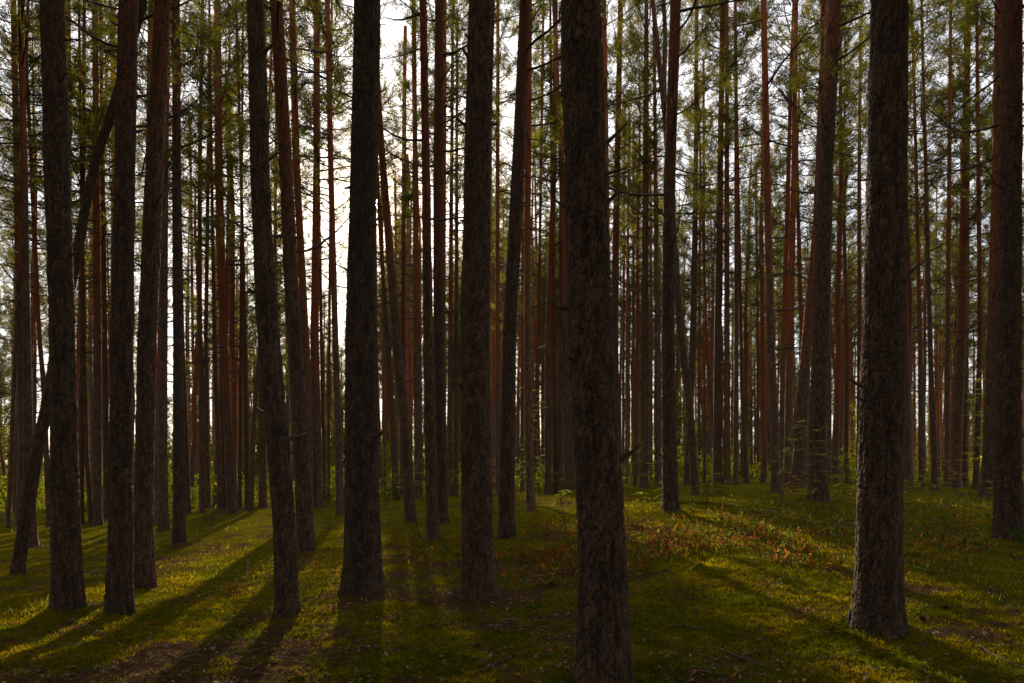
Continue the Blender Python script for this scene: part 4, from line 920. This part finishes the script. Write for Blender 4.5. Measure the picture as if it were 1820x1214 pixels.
# pale dried flower spike
x, y, z = at_px(441, 1045); t = ob('flower_spike', None, None, (x, y, z), label='pale dried flower spike standing left of the fourth foreground trunk', category='flower')
V, T = tube([(0, 0, -.02), (.005, 0, .15), (.0, 0, .36)], [.003, .003, .002], 5); ob('stem', mk('stem', V, T, TWIG), t)
g = Geo(); r_ = np.random.default_rng(3)
for i in range(46):
    a = r_.uniform(0, 6.28); h = .15 + .22 * i / 46; V, T = leafblade((0, 0, h), (math.cos(a), math.sin(a), .5), .022, .014, .2, .4); g.add(V, T, 0, (.95, .80, .58))
ob('florets', g.mesh('florets', [LILY]), t, kind='stuff')

# ------------------------------------------------------------------ twigs, cones, stubs
def twig(x0, y0, x1, y1, label, r0=.007, fork=2):
    a = at_px(x0, y0); b = at_px(x1, y1); r_ = np.random.default_rng(int(x0 + y0 * 3)); k = 9
    A = np.array(a[:2]); B = np.array(b[:2]); nrm = np.array([-(B - A)[1], (B - A)[0]]); off = np.cumsum(r_.normal(0, .025, k)); off -= np.linspace(off[0], off[-1], k)
    Q = np.array([A + (B - A) * t + nrm * off[i] for i, t in enumerate(np.linspace(0, 1, k))])
    Z = gz(Q[:, 0], Q[:, 1]); Z = np.maximum(Z, np.linspace(Z[0], Z[-1], k)) + r0 * .5 + .006
    P = np.c_[Q, Z]; t = ob('fallen_branch', None, None, tuple(P[0]), label=label, category='fallen branch'); P0 = P - P[0]
    V, T = tube(P0, np.linspace(r0, r0 * .35, k) * (1 + r_.normal(0, .12, k)), 7); ob('stem', mk('stem', V, T, TWIG), t)
    for _ in range(fork):
        i = r_.integers(2, k - 2); d = (P0[i + 1] - P0[i]); d[2] = 0; d /= np.linalg.norm(d) + 1e-9; sgn = r_.choice([-1, 1]); dd = np.array([d[0] - sgn * d[1] * .9, d[1] + sgn * d[0] * .9, .12])
        P2, _d = curve_limb(r_, P0[i], dd, np.linalg.norm(B - A) * r_.uniform(.15, .35), -.2, 4, .12); V, T = tube(P2, np.linspace(r0 * .5, r0 * .2, 5), 5); ob('twig', mk('twig', V, T, TWIG), t)
twig(1741, 1151, 1816, 1188, 'pale straight fallen branch on moss at the lower right corner', .010)
twig(160, 1121, 212, 1138, 'short fallen twig in front of the second foreground trunk', .007)
twig(60, 1160, 205, 1144, 'long dark fallen branch crossing the lower left moss', .008, 3)
twig(0, 1150, 103, 1133, 'thin fallen branch at the left edge below the first trunk', .007)
twig(1290, 1160, 1380, 1194, 'long brown fallen branch on moss right of the nearest trunk', .009, 3)
twig(1193, 1111, 1256, 1116, 'dark fallen twig lying level right of the nearest trunk', .008)
twig(1255, 1192, 1298, 1182, 'short fallen twig left of the long brown branch', .005, 1)
twig(841, 1208, 914, 1178, 'brown fallen branch at the bottom edge left of nearest trunk', .009, 2)
twig(401, 1177, 450, 1166, 'dark fallen twig in the sunlit moss below the fourth trunk', .007, 1)
twig(487, 1180, 545, 1172, 'thin fallen twig on lit moss right of the fourth trunk shadow', .006, 1)
twig(575, 1171, 597, 1172, 'short pale stick on moss below the sixth foreground trunk', .008, 0)
twig(1145, 1143, 1175, 1118, 'curved grey twig right of the nearest trunk foot', .006, 2)
twig(640, 1150, 700, 1162, 'long thin fallen twig on moss below the sixth trunk', .006, 2)
twig(1630, 1080, 1682, 1074, 'dark twig on sunlit moss right of the ninth foreground trunk', .007, 2)
twig(1040, 1195, 1010, 1150, 'thin stick lying beside the foot of nearest trunk at its left', .006, 1)
twig(300, 1178, 372, 1196, 'thin brown twig on moss at the bottom left of centre', .006, 2)
twig(1450, 1175, 1520, 1168, 'thin grey twig on moss below the ninth foreground trunk', .006, 2)
def cone(px, py, label):
    x, y, z = at_px(px, py); r_ = np.random.default_rng(int(px)); g = Geo()
    P = [(-.028, 0, 0), (-.01, 0, .0), (.012, 0, 0), (.03, 0, 0)]; V, T = tube(P, [.006, .014, .012, .002], 8); g.add(V, T)
    for i in range(40):
        u = i / 40; a = i * 2.4; rr = .017 * math.sin(.3 + u * 2.5); c = np.array([-.026 + .052 * u, rr * math.cos(a), rr * math.sin(a)]); o = np.array([.004, .7 * math.cos(a) * .008, .7 * math.sin(a) * .008]); s = np.array([0, -math.sin(a), math.cos(a)]) * .005
        g.add([c * [1, .6, .6] - s, c * [1, .6, .6] + s, c + o + s, c + o - s], [[0, 1, 2], [0, 2, 3]])
    ob('pine_cone', g.mesh('pine_cone', [WOOD]), None, (x, y, z + .022), (0, .2, r_.uniform(0, 6)), (1.1,) * 3, label=label, category='pine cone')
cone(1681, 1078, 'dark pine cone on sunlit moss right of ninth foreground trunk'); cone(848, 1160, 'dark pine cone on moss below the seventh foreground trunk')
cone(1640, 1100, 'pine cone among litter at the edge of the ninth trunk shadow'); cone(1062 - 180, 1128, 'pine cone left of the nearest trunk on bare litter')
# broken stub beside the ninth trunk, small stump left of the leaning trunk
def stub(px, py, h, r, label):
    x, y, z = at_px(px, py); P = [(0, 0, -.04), (.0, 0, h * .5), (.01, 0, h)]; V, T = tube(P, [r, r * .85, r * .7], 10); r_ = np.random.default_rng(int(px))
    V[-10:, 2] += r_.uniform(-.3, .3, 10) * r; T2 = [[20 + i, 20 + (i + 1) % 10, 30] for i in range(10)]; V = np.r_[V, [[.01, 0, h * .85]]]
    ob('broken_stump', mk('broken_stump', V, np.r_[T, T2], BARK, None, False, {'upper': np.zeros(31), 'cav': np.full(31, .3)}), None, (x, y, z), label=label, category='stump')
stub(1513, 1120, .12, .035, 'small broken stump at the left foot of the ninth foreground trunk')
stub(19, 1026, .09, .022, 'tiny dark stump beside the foot of the leaning trunk')
print('objects', len(bpy.data.objects), 'young', yc, 'polys', sum(len(m.polygons) * (2 if len(m.polygons) and m.polygons[0].loop_total == 4 else 1) for m in bpy.data.meshes))
for lab, d in zip([f[0] for f in FG], DONE): print(lab, round(d[1], 2))
